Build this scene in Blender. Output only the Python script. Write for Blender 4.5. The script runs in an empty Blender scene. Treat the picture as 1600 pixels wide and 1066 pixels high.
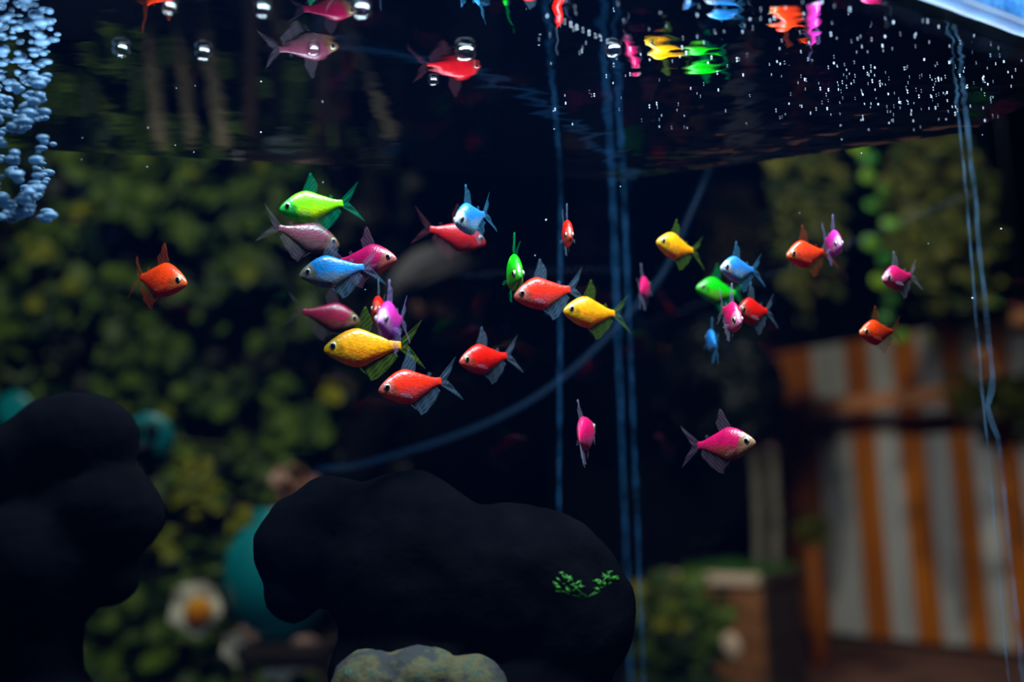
import bpy, bmesh, math, random
from mathutils import Vector, Matrix, noise

random.seed(7)
scene = bpy.context.scene
C = scene.collection
R = math.radians

# ------------------------------------------------------------------ camera, world, light, exposure
CZ = 1.05                      # camera height above the floor
FPX = 1556.0                   # focal length in pixels of the 1600 px frame (35 mm)
PITCH, ROLL = R(8.7), 0.033
fw = Vector((0, math.cos(PITCH), math.sin(PITCH)))
u0 = Vector((0, -math.sin(PITCH), math.cos(PITCH)))
r0 = Vector((1, 0, 0))
rt = r0 * math.cos(ROLL) - u0 * math.sin(ROLL)
up = u0 * math.cos(ROLL) + r0 * math.sin(ROLL)
cam_d = bpy.data.cameras.new('camera')
cam = bpy.data.objects.new('camera', cam_d)
C.objects.link(cam)
m = Matrix.Identity(4)
for i in range(3):
    m[i][0], m[i][1], m[i][2] = rt[i], up[i], -fw[i]
m[2][3] = CZ
cam.matrix_world = m
cam_d.sensor_width = 36
cam_d.lens = 36 * FPX / 1600
cam_d.clip_start = 0.02
cam_d.dof.use_dof = True
cam_d.dof.focus_distance = 0.64
cam_d.dof.aperture_fstop = 2.6
cam_d.dof.aperture_blades = 0
scene.camera = cam

w = bpy.data.worlds.new('dim_room_air')
scene.world = w
w.use_nodes = True
w.node_tree.nodes['Background'].inputs[0].default_value = (0.10, 0.25, 0.6, 1)
w.node_tree.nodes['Background'].inputs[1].default_value = 0.004

H = 0.25                       # water surface above the camera
LAMP_POWER = 14.0
ld = bpy.data.lights.new('aquarium_light', 'AREA')
ld.shape = 'RECTANGLE'; ld.size = 0.70; ld.size_y = 0.10
ld.energy = LAMP_POWER; ld.color = (0.72, 0.87, 1.0); ld.spread = R(150)
lo = bpy.data.objects.new('aquarium_light', ld)
C.objects.link(lo)
lo.location = (0.05, 0.50, CZ + H + 0.26)
lo.rotation_euler = (0, 0, R(22))

scene.view_settings.view_transform = 'Standard'
scene.view_settings.look = 'None'
scene.view_settings.gamma = 1.0
scene.view_settings.exposure = 0.0
scene.view_settings.use_curve_mapping = False
scene.cycles.use_denoising = True
scene.cycles.use_adaptive_sampling = True
scene.cycles.adaptive_threshold = 0.06
scene.cycles.adaptive_min_samples = 16
scene.cycles.max_bounces = 7
scene.cycles.diffuse_bounces = 2
scene.cycles.glossy_bounces = 4
scene.cycles.transparent_max_bounces = 16
scene.cycles.volume_bounces = 0
scene.cycles.sample_clamp_indirect = 4.0
scene.cycles.caustics_reflective = False
scene.cycles.caustics_refractive = False

# ------------------------------------------------------------------ helpers
def ray(px, py):
    return fw + rt * ((px - 800) / FPX) + up * ((533 - py) / FPX)

def at(px, py, y):
    """world point seen at pixel (px, py) of the 1600x1066 frame at forward distance y"""
    d = ray(px, py)
    return Vector((0, 0, CZ)) + d * (y / d.y)

def srgb(r, g, b):
    f = lambda c: ((c / 255 + 0.055) / 1.055) ** 2.4 if c / 255 > 0.04045 else c / 255 / 12.92
    return (f(r), f(g), f(b), 1)

def link(o, parent=None):
    C.objects.link(o)
    if parent is not None:
        o.parent = parent
    return o

def tag(o, label=None, cat=None, group=None, kind=None):
    if label: o['label'] = label
    if cat: o['category'] = cat
    if group: o['group'] = group
    if kind: o['kind'] = kind
    return o

def empty(name, loc, label=None, cat=None, group=None):
    o = bpy.data.objects.new(name, None)
    o.empty_display_size = 0.02
    o.location = loc
    C.objects.link(o)
    tag(o, label, cat, group)
    return o

def mobj(name, me, mat=None, parent=None, smooth=True):
    o = bpy.data.objects.new(name, me)
    if mat is not None:
        if not me.materials:
            me.materials.append(mat)
        elif me.materials[0] != mat:
            o.material_slots[0].link = 'OBJECT'
            o.material_slots[0].material = mat
    link(o, parent)
    return o

def mesh(name, verts, faces, smooth=True):
    me = bpy.data.meshes.new(name)
    me.from_pydata([tuple(v) for v in verts], [], faces)
    me.update()
    if smooth:
        for p in me.polygons: p.use_smooth = True
    return me

def bm_mesh(name, bm, smooth=True):
    bmesh.ops.recalc_face_normals(bm, faces=bm.faces)
    me = bpy.data.meshes.new(name)
    bm.to_mesh(me); bm.free()
    if smooth:
        for p in me.polygons: p.use_smooth = True
    return me

def box_bm(bm, mat4, bevel=0.0):
    g = bmesh.ops.create_cube(bm, size=1.0, matrix=mat4)
    if bevel:
        es = list({e for v in g['verts'] for e in v.link_edges})
        bmesh.ops.bevel(bm, geom=es, offset=bevel, segments=2, affect='EDGES', profile=0.5)

def box(name, lo_, hi_, mat, parent=None, bevel=0.0):
    bm = bmesh.new()
    c = [(a + b) / 2 for a, b in zip(lo_, hi_)]
    s = [abs(b - a) for a, b in zip(lo_, hi_)]
    box_bm(bm, Matrix.Translation(c) @ Matrix.Diagonal((*s, 1)), bevel)
    return mobj(name, bm_mesh(name, bm, False), mat, parent)

def tube_mesh(name, pts, rad, seg=8, caps=True):
    """a tube along pts; rad a number or a list"""
    pts = [Vector(p) for p in pts]
    n = len(pts)
    rads = rad if isinstance(rad, (list, tuple)) else [rad] * n
    verts, faces = [], []
    prev = None
    for i, p in enumerate(pts):
        t = (pts[min(i + 1, n - 1)] - pts[max(i - 1, 0)]).normalized()
        if prev is None:
            a = t.orthogonal().normalized()
        else:
            a = (prev - t * prev.dot(t)).normalized()
        prev = a
        b = t.cross(a)
        for k in range(seg):
            an = 2 * math.pi * k / seg
            verts.append(p + (a * math.cos(an) + b * math.sin(an)) * rads[i])
    for i in range(n - 1):
        for k in range(seg):
            k2 = (k + 1) % seg
            faces.append((i * seg + k, i * seg + k2, (i + 1) * seg + k2, (i + 1) * seg + k))
    if caps:
        faces.append(tuple(range(seg - 1, -1, -1)))
        faces.append(tuple((n - 1) * seg + k for k in range(seg)))
    return mesh(name, verts, faces)

def spline(pts, n=40):
    """Catmull-Rom through pts"""
    pts = [Vector(p) for p in pts]
    P = [pts[0] * 2 - pts[1]] + pts + [pts[-1] * 2 - pts[-2]]
    out = []
    segs = len(pts) - 1
    for i in range(n + 1):
        f = i / n * segs
        k = min(int(f), segs - 1); t = f - k
        a, b, c, d = P[k:k + 4]
        out.append(0.5 * (2 * b + (c - a) * t + (2 * a - 5 * b + 4 * c - d) * t * t + (3 * b - a - 3 * c + d) * t ** 3))
    return out

def lathe_mesh(name, prof, seg=32):
    verts, faces = [], []
    for r_, z in prof:
        for k in range(seg):
            a = 2 * math.pi * k / seg
            verts.append((r_ * math.cos(a), r_ * math.sin(a), z))
    for i in range(len(prof) - 1):
        for k in range(seg):
            k2 = (k + 1) % seg
            faces.append((i * seg + k, i * seg + k2, (i + 1) * seg + k2, (i + 1) * seg + k))
    return mesh(name, verts, faces)

# ------------------------------------------------------------------ materials
class NT:
    def __init__(s, name):
        s.m = bpy.data.materials.new(name); s.m.use_nodes = True
        s.t = s.m.node_tree; s.n = s.t.nodes; s.l = s.t.links
        s.n.clear()
        s.out = s.n.new('ShaderNodeOutputMaterial')
    def add(s, kind, **kw):
        n = s.n.new('ShaderNode' + kind)
        for k, v in kw.items():
            if k in n.inputs.keys(): n.inputs[k].default_value = v
            else: setattr(n, k, v)
        return n
    def con(s, a, b): s.l.new(a, b)
    def ramp(s, stops, fac=None):
        r_ = s.add('ValToRGB')
        e = r_.color_ramp.elements
        while len(e) < len(stops): e.new(0.5)
        for q, (p, c) in zip(e, stops):
            q.position = p; q.color = c
        if fac is not None: s.con(fac, r_.inputs[0])
        return r_

def mat_noise(name, c1, c2, scale=8, rough=0.7, bump=0.0, spec=0.3, detail=4, lo_=0.35, hi_=0.65, stretch=(1, 1, 1)):
    t = NT(name)
    tc = t.add('TexCoord'); mp = t.add('Mapping')
    mp.inputs['Scale'].default_value = stretch
    t.con(tc.outputs['Object'], mp.inputs[0])
    nz = t.add('TexNoise', Scale=scale, Detail=detail)
    t.con(mp.outputs[0], nz.inputs['Vector'])
    rp = t.ramp([(lo_, c1), (hi_, c2)], nz.outputs[0])
    b = t.add('BsdfPrincipled', Roughness=rough)
    b.inputs['Specular IOR Level'].default_value = spec
    t.con(rp.outputs[0], b.inputs['Base Color'])
    if bump:
        bp = t.add('Bump', Strength=bump, Distance=0.01)
        t.con(nz.outputs[0], bp.inputs['Height']); t.con(bp.outputs[0], b.inputs['Normal'])
    t.con(b.outputs[0], t.out.inputs[0])
    return t.m

def mat_leaf(name, c1, c2):
    """leaf: colour varies with each leaf (object random / position noise), a little light comes through"""
    t = NT(name)
    oi = t.add('ObjectInfo'); ge = t.add('NewGeometry')
    rp = t.ramp([(0.0, c1), (1.0, c2)])
    mx = t.add('Math', operation='FRACT')
    ad = t.add('Math', operation='ADD')
    t.con(oi.outputs['Random'], ad.inputs[0]); t.con(ge.outputs['Random Per Island'], ad.inputs[1])
    t.con(ad.outputs[0], mx.inputs[0]); t.con(mx.outputs[0], rp.inputs[0])
    b = t.add('BsdfPrincipled', Roughness=0.5)
    b.inputs['Specular IOR Level'].default_value = 0.25
    tr = t.add('BsdfTranslucent')
    t.con(rp.outputs[0], b.inputs['Base Color']); t.con(rp.outputs[0], tr.inputs[0])
    mixs = t.add('MixShader', Fac=0.25)
    t.con(b.outputs[0], mixs.inputs[1]); t.con(tr.outputs[0], mixs.inputs[2])
    t.con(mixs.outputs[0], t.out.inputs[0])
    return t.m

def mat_plain(name, col, rough=0.6, spec=0.3, metal=0.0):
    return mat_noise(name, tuple(c * 0.85 for c in col[:3]) + (1,), col, 12, rough, 0, spec)

M = {}
M['floor'] = mat_noise('darkened_floor', srgb(8, 11, 20), srgb(16, 20, 32), 5, 0.9, 0, 0.1)  # shade put into the floor colour, so its mirror image stays dark
M['deck'] = mat_noise('brown_deck', srgb(84, 54, 43), srgb(112, 74, 58), 5, 0.8)
M['dark_wall'] = mat_noise('dark_plaster', srgb(16, 18, 24), srgb(28, 30, 36), 3, 0.9)
M['ceiling'] = mat_noise('dark_ceiling', srgb(14, 15, 20), srgb(22, 22, 28), 3, 0.9)
M['orange_board'] = mat_noise('ochre_painted_board', srgb(176, 92, 8), srgb(214, 120, 14), 3, 0.6, 0.2, stretch=(6, 6, 0.4))
M['white_board'] = mat_noise('white_painted_board', srgb(176, 176, 172), srgb(214, 212, 206), 3, 0.6, 0.2, stretch=(6, 6, 0.4))
M['rail'] = mat_noise('warm_wood_rail', srgb(190, 120, 70), srgb(225, 150, 96), 8, 0.6)
M['wood'] = mat_noise('brown_planter_wood', srgb(118, 76, 44), srgb(160, 104, 60), 6, 0.7, 0.2, stretch=(8, 8, 1))
M['wood_dark'] = mat_noise('dark_and_shaded_wood', srgb(60, 48, 40), srgb(80, 62, 50), 6, 0.7)  # dark wood; on the planter's side it carries the shade as colour
M['cream'] = mat_noise('cream_rim', srgb(205, 180, 160), srgb(225, 200, 180), 10, 0.6)
M['soil'] = mat_noise('dark_soil', srgb(30, 22, 16), srgb(52, 40, 28), 40, 0.95)
M['bark'] = mat_noise('pale_bark', srgb(84, 80, 70), srgb(118, 112, 98), 20, 0.8, 0.3)
M['branch'] = mat_noise('grey_brown_wood', srgb(96, 88, 70), srgb(130, 118, 94), 12, 0.7)
M['redwood'] = mat_noise('dark_red_wood', srgb(110, 50, 40), srgb(140, 66, 52), 12, 0.7)
M['stone_grey'] = mat_noise('grey_stone', srgb(120, 115, 112), srgb(160, 152, 146), 10, 0.8)
M['stem'] = mat_noise('green_stem', srgb(50, 62, 26), srgb(80, 90, 36), 20, 0.7)
M['leaf'] = mat_leaf('garden_leaf', srgb(22, 48, 24), srgb(92, 120, 30))
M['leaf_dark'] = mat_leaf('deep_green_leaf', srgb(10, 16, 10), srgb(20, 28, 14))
M['leaf_yellow'] = mat_leaf('yellow_green_leaf', srgb(104, 116, 8), srgb(150, 146, 10))
M['leaf_olive'] = mat_leaf('olive_fern_leaf', srgb(34, 56, 18), srgb(112, 112, 40))
M['leaf_olive_shaded'] = mat_leaf('shaded_olive_fern_leaf', srgb(30, 32, 14), srgb(70, 56, 24))  # olive fern leaf darkened and browned; far ferns' shade put into the colour
M['leaf_round'] = mat_leaf('round_garland_leaf', srgb(44, 116, 40), srgb(118, 156, 30))
M['grass'] = mat_leaf('planter_grass', srgb(40, 96, 34), srgb(80, 130, 44))
M['teal'] = mat_noise('teal_glaze', srgb(0, 120, 136), srgb(0, 150, 166), 6, 0.4, 0, 0.5)
M['black'] = mat_plain('black_paint', (0.002, 0.002, 0.003, 1), 0.6)
M['petal'] = mat_noise('white_petal', srgb(190, 188, 176), srgb(235, 232, 220), 20, 0.6)
M['pinkpetal'] = mat_noise('pink_petal', srgb(190, 150, 140), srgb(220, 180, 168), 20, 0.6)
M['pollen'] = mat_noise('yellow_flower_heart', srgb(200, 160, 0), srgb(214, 110, 0), 14, 0.7)
M['rock_black'] = mat_noise('black_lava_rock', (0.0006, 0.0007, 0.0011, 1), (0.0016, 0.0018, 0.0026, 1), 30, 0.95, 0.4, 0.02)
M['coat'] = mat_noise('black_coat_cloth', (0.0025, 0.0028, 0.0035, 1), (0.004, 0.0042, 0.005, 1), 60, 0.95, 0.1, 0.05)
M['skin'] = mat_noise('skin', srgb(168, 120, 98), srgb(190, 140, 116), 10, 0.6)
M['cap'] = mat_noise('grey_wool_cap', srgb(88, 88, 92), srgb(112, 110, 114), 60, 0.9)
M['hair'] = mat_plain('dark_hair', (0.006, 0.005, 0.005, 1), 0.8)
M['lamp_black'] = mat_plain('black_lamp_metal', (0.02, 0.02, 0.022, 1), 0.5)
M['cabinet'] = mat_noise('dark_cabinet_wood', srgb(36, 30, 28), srgb(50, 42, 38), 8, 0.6)
M['gravel'] = mat_noise('dark_gravel', srgb(14, 14, 16), srgb(30, 32, 34), 90, 0.9, 0.6)

def mat_glass(name, fac, tint=(0.93, 0.97, 1, 1)):
    t = NT(name)
    tr = t.add('BsdfTransparent'); tr.inputs[0].default_value = tint
    gl = t.add('BsdfGlossy', Roughness=0.02)
    mx = t.add('MixShader', Fac=fac)
    t.con(tr.outputs[0], mx.inputs[1]); t.con(gl.outputs[0], mx.inputs[2]); t.con(mx.outputs[0], t.out.inputs[0])
    return t.m
M['glass'] = mat_glass('tank_glass', 0.010, (0.97, 0.99, 1, 1))

def mat_silicone(name='clear_silicone_bead', k=0.7, col=srgb(120, 175, 215)):
    t = NT(name)
    nz = t.add('TexNoise', Scale=60, Detail=5)
    tc = t.add('TexCoord'); t.con(tc.outputs['Object'], nz.inputs[0])
    d = t.add('BsdfPrincipled', Roughness=0.3); d.inputs['Base Color'].default_value = col
    tr = t.add('BsdfTransparent')
    tl = t.add('BsdfTranslucent'); tl.inputs[0].default_value = col
    m1 = t.add('MixShader', Fac=0.5); t.con(d.outputs[0], m1.inputs[1]); t.con(tl.outputs[0], m1.inputs[2])
    rp = t.ramp([(0.35, (0.03 * k, 0.03 * k, 0.03 * k, 1)), (0.65, (0.20 * k, 0.20 * k, 0.20 * k, 1))], nz.outputs[0])
    m2 = t.add('MixShader'); t.con(rp.outputs[0], m2.inputs[0])
    t.con(tr.outputs[0], m2.inputs[1]); t.con(m1.outputs[0], m2.inputs[2]); t.con(m2.outputs[0], t.out.inputs[0])
    return t.m
M['silicone'] = mat_silicone()
M['silicone_faint'] = mat_silicone('faint_silicone_bead', 0.52, srgb(60, 130, 190))

def mat_hose():
    t = NT('blue_clear_hose')
    d = t.add('BsdfPrincipled', Roughness=0.35); d.inputs['Base Color'].default_value = srgb(16, 66, 104)
    tr = t.add('BsdfTransparent')
    m2 = t.add('MixShader', Fac=0.085)
    t.con(tr.outputs[0], m2.inputs[1]); t.con(d.outputs[0], m2.inputs[2]); t.con(m2.outputs[0], t.out.inputs[0])
    return t.m
M['hose'] = mat_hose()

def mat_water():
    t = NT('rippled_water_surface')
    ge = t.add('NewGeometry'); mp = t.add('Mapping'); mp.inputs['Scale'].default_value = (1.0, 1.6, 1)
    t.con(ge.outputs['Position'], mp.inputs[0])
    n1 = t.add('TexNoise', Scale=26, Detail=1.0); t.con(mp.outputs[0], n1.inputs['Vector'])
    n2 = t.add('TexNoise', Scale=90, Detail=0.0); t.con(mp.outputs[0], n2.inputs['Vector'])
    ma = t.add('Math', operation='MULTIPLY_ADD'); ma.inputs[1].default_value = 0.12
    t.con(n2.outputs[0], ma.inputs[0]); t.con(n1.outputs[0], ma.inputs[2])
    sx = t.add('SeparateXYZ'); t.con(ge.outputs['Position'], sx.inputs[0])
    mr = t.add('MapRange'); mr.inputs['From Min'].default_value = -0.05; mr.inputs['From Max'].default_value = 0.14
    mr.inputs['To Min'].default_value = 0.16; mr.inputs['To Max'].default_value = 1.0
    t.con(sx.outputs['X'], mr.inputs['Value'])
    mm = t.add('Math', operation='MULTIPLY'); t.con(ma.outputs[0], mm.inputs[0]); t.con(mr.outputs[0], mm.inputs[1])
    bp = t.add('Bump', Strength=0.8, Distance=0.0011); t.con(mm.outputs[0], bp.inputs['Height'])
    fr = t.add('Fresnel', IOR=1.33)
    tr = t.add('BsdfTransparent')
    gl = t.add('BsdfGlossy', Roughness=0.0); gl.inputs['Color'].default_value = (0.92, 0.95, 1, 1)
    t.con(bp.outputs[0], gl.inputs['Normal'])
    mx = t.add('MixShader'); t.con(fr.outputs[0], mx.inputs[0])
    t.con(tr.outputs[0], mx.inputs[1]); t.con(gl.outputs[0], mx.inputs[2]); t.con(mx.outputs[0], t.out.inputs[0])
    return t.m
M['water'] = mat_water()

def mat_volume():
    t = NT('faintly_blue_water')
    v = t.add('VolumeScatter'); v.inputs['Color'].default_value = (0.03, 0.25, 1.0, 1); v.inputs['Density'].default_value = 0.012
    v.inputs['Anisotropy'].default_value = 0.0
    t.con(v.outputs[0], t.out.inputs['Volume'])
    return t.m
M['water_body'] = mat_volume()

def mat_bubble():
    t = NT('air_bubble_film')
    tr = t.add('BsdfTransparent')
    gl = t.add('BsdfGlossy', Roughness=0.05); gl.inputs['Color'].default_value = (0.85, 0.95, 1, 1)
    lw = t.add('LayerWeight', Blend=0.35)
    mx = t.add('MixShader'); t.con(lw.outputs['Facing'], mx.inputs[0])
    t.con(tr.outputs[0], mx.inputs[1]); t.con(gl.outputs[0], mx.inputs[2]); t.con(mx.outputs[0], t.out.inputs[0])
    return t.m
M['bubble'] = mat_bubble()

def mat_foam():
    t = NT('pale_blue_foam')
    b = t.add('BsdfPrincipled', Roughness=0.25); b.inputs['Base Color'].default_value = srgb(120, 156, 184)
    tl = t.add('BsdfTranslucent'); tl.inputs[0].default_value = srgb(120, 156, 184)
    mx = t.add('MixShader', Fac=0.5)
    t.con(b.outputs[0], mx.inputs[1]); t.con(tl.outputs[0], mx.inputs[2]); t.con(mx.outputs[0], t.out.inputs[0])
    return t.m
M['foam'] = mat_foam()

def mat_rim():
    t = NT('frosted_acrylic_rim')
    tc = t.add('TexCoord'); nz = t.add('TexNoise', Scale=45, Detail=6, Roughness=0.7)
    t.con(tc.outputs['Object'], nz.inputs['Vector'])
    rp = t.ramp([(0.35, srgb(40, 110, 170)), (0.65, srgb(170, 215, 240))], nz.outputs[0])
    b = t.add('BsdfPrincipled', Roughness=0.4); tl = t.add('BsdfTranslucent')
    t.con(rp.outputs[0], b.inputs['Base Color']); t.con(rp.outputs[0], tl.inputs[0])
    mx = t.add('MixShader', Fac=0.85)
    t.con(b.outputs[0], mx.inputs[1]); t.con(tl.outputs[0], mx.inputs[2]); t.con(mx.outputs[0], t.out.inputs[0])
    return t.m
M['rim'] = mat_rim()
M['rim_edge'] = mat_foam()
M['rim_edge'].name = 'white_acrylic_edge'
for n_ in M['rim_edge'].node_tree.nodes:
    if n_.type == 'MIX_SHADER': n_.inputs[0].default_value = 0.8
    if n_.type == 'BSDF_PRINCIPLED': n_.inputs['Base Color'].default_value = (0.9, 0.95, 1, 1)
    if n_.type == 'BSDF_TRANSLUCENT': n_.inputs[0].default_value = (0.9, 0.95, 1, 1)

# ------------------------------------------------------------------ the room
def structure(o): o['kind'] = 'structure'; return o
structure(box('floor', (-6, -2.5, -0.1), (6, 10.2, 0), M['floor']))
structure(box('ceiling', (-6, -2.5, 3.4), (6, 10.2, 3.5), M['ceiling']))
structure(box('wall_back', (-6, 10.1, 0), (6, 10.2, 3.4), M['dark_wall']))
structure(box('wall_left', (-6.1, -2.5, 0), (-6, 10.2, 3.4), M['dark_wall']))
structure(box('wall_front', (-6, -2.6, 0), (6, -2.5, 3.4), M['dark_wall']))

# striped board wall on the right: every board a part
def floor_pt(px, py):
    d = ray(px, py); s = CZ / -d.z
    return Vector((d.x * s, d.y * s, 0))
A, B = floor_pt(1300, 1003), floor_pt(1600, 1036)
wd = (B - A); wd.z = 0; wd.normalize()
wn = Vector((wd.y, -wd.x, 0))            # towards the camera side
if wn.y > 0: wn = -wn
def on_wall(px, py, off=0.0):
    d = ray(px, py); o = Vector((0, 0, CZ)); p0 = A + wn * off
    t_ = (p0 - o).dot(wn) / d.dot(wn)
    return o + d * t_
def wall_u(px, py=800): return (on_wall(px, py) - A).dot(wd)
wall_r = structure(bpy.data.objects.new('wall_right', None)); C.objects.link(wall_r)
wall_r.location = A
edges = [1228, 1287, 1341, 1379, 1417, 1456, 1495, 1529, 1566, 1603, 1641, 1680, 1720]
WALLTOP = on_wall(1420, 520).z
ang_w = math.atan2(wd.y, wd.x)
bm = bmesh.new()
ua, ub = wall_u(edges[0]), wall_u(edges[-1])
box_bm(bm, Matrix.Translation(((ua + ub) / 2, -0.03 * 0 + 0.035, WALLTOP / 2)) @ Matrix.Diagonal((ub - ua, 0.02, WALLTOP - 0.02, 1)))
bk = mobj('backing', bm_mesh('backing', bm, False), M['wood_dark'], wall_r); bk.rotation_euler.z = ang_w
for i, (e0, e1) in enumerate(zip(edges[:-1], edges[1:])):
    u_0, u_1 = wall_u(e0), wall_u(e1)
    bm = bmesh.new()
    box_bm(bm, Matrix.Translation(((u_0 + u_1) / 2, 0.005 * (i % 2), WALLTOP / 2 + 0.03)) @ Matrix.Diagonal((u_1 - u_0 - 0.006, 0.03, WALLTOP - 0.06, 1)), 0.004)
    bd = mobj('board', bm_mesh('board', bm, False), M['orange_board'] if i % 2 == 0 else M['white_board'], wall_r)
    bd.rotation_euler.z = ang_w
dk = [floor_pt(1232, 1000), floor_pt(1215, 1110), floor_pt(1730, 1110), floor_pt(1730, 1040)]
dk = [Vector((p.x, p.y, 0)) for p in dk]
me = mesh('deck', [(p.x, p.y, z) for z in (0.001, 0.02) for p in dk], [(3, 2, 1, 0), (4, 5, 6, 7)] + [(i, (i + 1) % 4, 4 + (i + 1) % 4, 4 + i) for i in range(4)], False)
structure(mobj('floor_deck', me, M['deck']))
# handrail fixed in front of the boards
ra, rb = on_wall(1255, 642, 0.25), on_wall(1478, 612, 0.25)
rz = (ra.z + rb.z) / 2; ra.z = rb.z = rz
rail = empty('handrail', ra, 'warm brown wooden rail running across the striped board wall', 'rail')
rv = rb - ra
bm = bmesh.new()
box_bm(bm, Matrix.Translation(rv / 2) @ Matrix.Rotation(math.atan2(rv.y, rv.x), 4, 'Z') @ Matrix.Diagonal((rv.length, 0.05, 0.10, 1)), 0.012)
mobj('bar', bm_mesh('bar', bm, False), M['rail'], rail)
for f in (0.08, 0.92):
    p = rv * f
    mobj('bracket', tube_mesh('bracket', [p, p - wn * 0.24], 0.018), M['lamp_black'], rail)

# ------------------------------------------------------------------ the aquarium
def xy(px, y, py=533):
    p = at(px, py, y); return Vector((p.x, p.y, 0))
BOT = CZ - 0.22
TOPW = CZ + H
def on_surface(px, py):
    d = ray(px, py); k = H / d.z
    return Vector((d.x * k, d.y * k, 0))
_a, _b = on_surface(1392, 0), on_surface(1600, 74)
FS = (_b.y - _a.y) / (_b.x - _a.x)
def fp(x): return Vector((x, _a.y + FS * (x - _a.x), 0))     # front pane line

F0, F1 = fp(-0.36), fp(0.38)
L0 = Vector((-0.52, 0.62, 0))
Cc = xy(972, 0.79, 280)
Rc = xy(1520, 0.70, 280)
poly = [F0, F1, Rc, Cc, L0]
tank = empty('aquarium', (0, 0.55, BOT - 0.012), 'large glass aquarium with clear silicone seams, filled with blue-tinted water', 'aquarium')
ctr = Vector((0, 0.55, 0))
TI = Matrix.Translation(-tank.location)
def pane(a, b, z0, z1, th=0.008, name='glass_pane'):
    d = (b - a).normalized(); n = Vector((d.y, -d.x, 0))
    if n.dot((a + b) / 2 - ctr) < 0: n = -n
    vs = []
    for o in (0.0005, th):
        for p in (a, b):
            for z in (z0, z1):
                q = p + n * o; vs.append((q.x, q.y, z))
    fs = [(0, 1, 3, 2), (4, 6, 7, 5), (0, 4, 5, 1), (2, 3, 7, 6), (0, 2, 6, 4), (1, 5, 7, 3)]
    me = mesh(name, vs, fs, False); me.transform(TI)
    return mobj(name, me, M['glass'], tank)
TOPG = TOPW + 0.03
for i in range(len(poly)):
    a, b = poly[i], poly[(i + 1) % len(poly)]
    pane(a, b, BOT, TOPG)
vs = [(p.x, p.y, z) for z in (BOT - 0.012, BOT) for p in poly]
n_ = len(poly)
me = mesh('tank_floor', vs, [tuple(range(n_ - 1, -1, -1)), tuple(range(n_, 2 * n_))] + [(i, (i + 1) % n_, n_ + (i + 1) % n_, n_ + i) for i in range(n_)], False)
me.transform(TI); mobj('tank_floor', me, M['gravel'], tank)

def bead(px0, py0, px1, py1, y, r_, name='silicone_seam', wob=0.0006, kinks=(), mat='silicone'):
    """silicone bead: a vertical line of the tank, slightly uneven"""
    a, b = at(px0, py0, y), at(px1, py1, y)
    n = 46
    base_xy = a.lerp(b, 0.5)
    pts, rads = [], []
    for i in range(n + 1):
        f = i / n
        z = TOPG - 0.004 + (BOT + 0.002 - TOPG) * f
        t_ = (a.z - z) / (a.z - b.z)
        p = a.lerp(b, t_)
        o = noise.noise(Vector((px0 * 0.37, 0, z * 22))) * wob * 2 + noise.noise(Vector((px0 * 0.37, 5, z * 90))) * wob
        for kz, kd, kw in kinks:
            o += kd * math.exp(-((z - kz) / kw) ** 2)
        pts.append(Vector((p.x + o, p.y, z)))
        rads.append(r_ * (0.75 + 0.6 * abs(noise.noise(Vector((px0, 9, z * 60))))))
    me = tube_mesh(name, pts, rads, 7); me.transform(TI)
    return mobj(name, me, M[mat], tank)
bead(946, 0, 986, 1066, 0.785, 0.0044, wob=0.0002, mat='silicone_faint')
bead(963, 0, 1006, 1066, 0.785, 0.0034, wob=0.0002, mat='silicone_faint')
bead(878, 0, 872, 1066, 0.770, 0.0030, wob=0.0002, mat='silicone_faint')
bead(1497, 50, 1590, 980, 0.690, 0.0024, kinks=((at(1556, 640, .69).z, -0.006, 0.012),))
bead(1487, 50, 1568, 980, 0.695, 0.0014)

# frosted rim along the top of the front pane
fd = (F1 - F0).normalized(); fnn = Vector((fd.y, -fd.x, 0))
if fnn.dot((F0 + F1) / 2 - ctr) < 0: fnn = -fnn
def bar_along(name, off, z0, z1, th, mat, x0=-0.36, x1=0.385):
    a, b = fp(x0) + fnn * off, fp(x1) + fnn * off
    N = 60; vs = []; fs = []
    for i in range(N + 1):
        p = a.lerp(b, i / N)
        dz = noise.noise(Vector((p.x * 60, 3, z0))) * 0.0009
        for (o, z) in ((0, z0 + dz), (th, z0 + dz), (th, z1), (0, z1)):
            q = p + fnn * o; vs.append((q.x, q.y, z))
    for i in range(N):
        for k in range(4):
            k2 = (k + 1) % 4
            fs.append((4 * i + k, 4 * i + k2, 4 * i + 4 + k2, 4 * i + 4 + k))
    fs += [(3, 2, 1, 0), tuple(4 * N + k for k in range(4))]
    me = mesh(name, vs, fs, False); me.transform(TI)
    return mobj(name, me, mat, tank)
bar_along('top_rim', 0.009, TOPW + 0.0035, TOPW + 0.026, 0.008, M['rim'])
bar_along('rim_edge', 0.0085, TOPW - 0.0005, TOPW + 0.0035, 0.009, M['rim_edge'])

# water: the body of water and its rippled surface
def inset(p, k=0.0035):
    return p + (ctr - p).normalized() * k
wp = [inset(p) for p in poly]
vs = [(p.x, p.y, z) for z in (BOT + 0.001, TOPW - 0.0004) for p in wp]
wb = mobj('tank_water', mesh('tank_water', vs, [tuple(range(n_ - 1, -1, -1)), tuple(range(n_, 2 * n_))] + [(i, (i + 1) % n_, n_ + (i + 1) % n_, n_ + i) for i in range(n_)], False), M['water_body'])
tag(wb, 'clear blue-tinted water filling the glass aquarium', 'water', kind='stuff')
ws = mobj('water_surface', mesh('water_surface', [(p.x, p.y, TOPW) for p in wp], [tuple(range(n_))], False), M['water'])
if ws.data.polygons[0].normal.z < 0: ws.data.flip_normals()
tag(ws, 'rippled underside of the water surface mirroring the fish below', 'water', kind='stuff')

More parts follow.
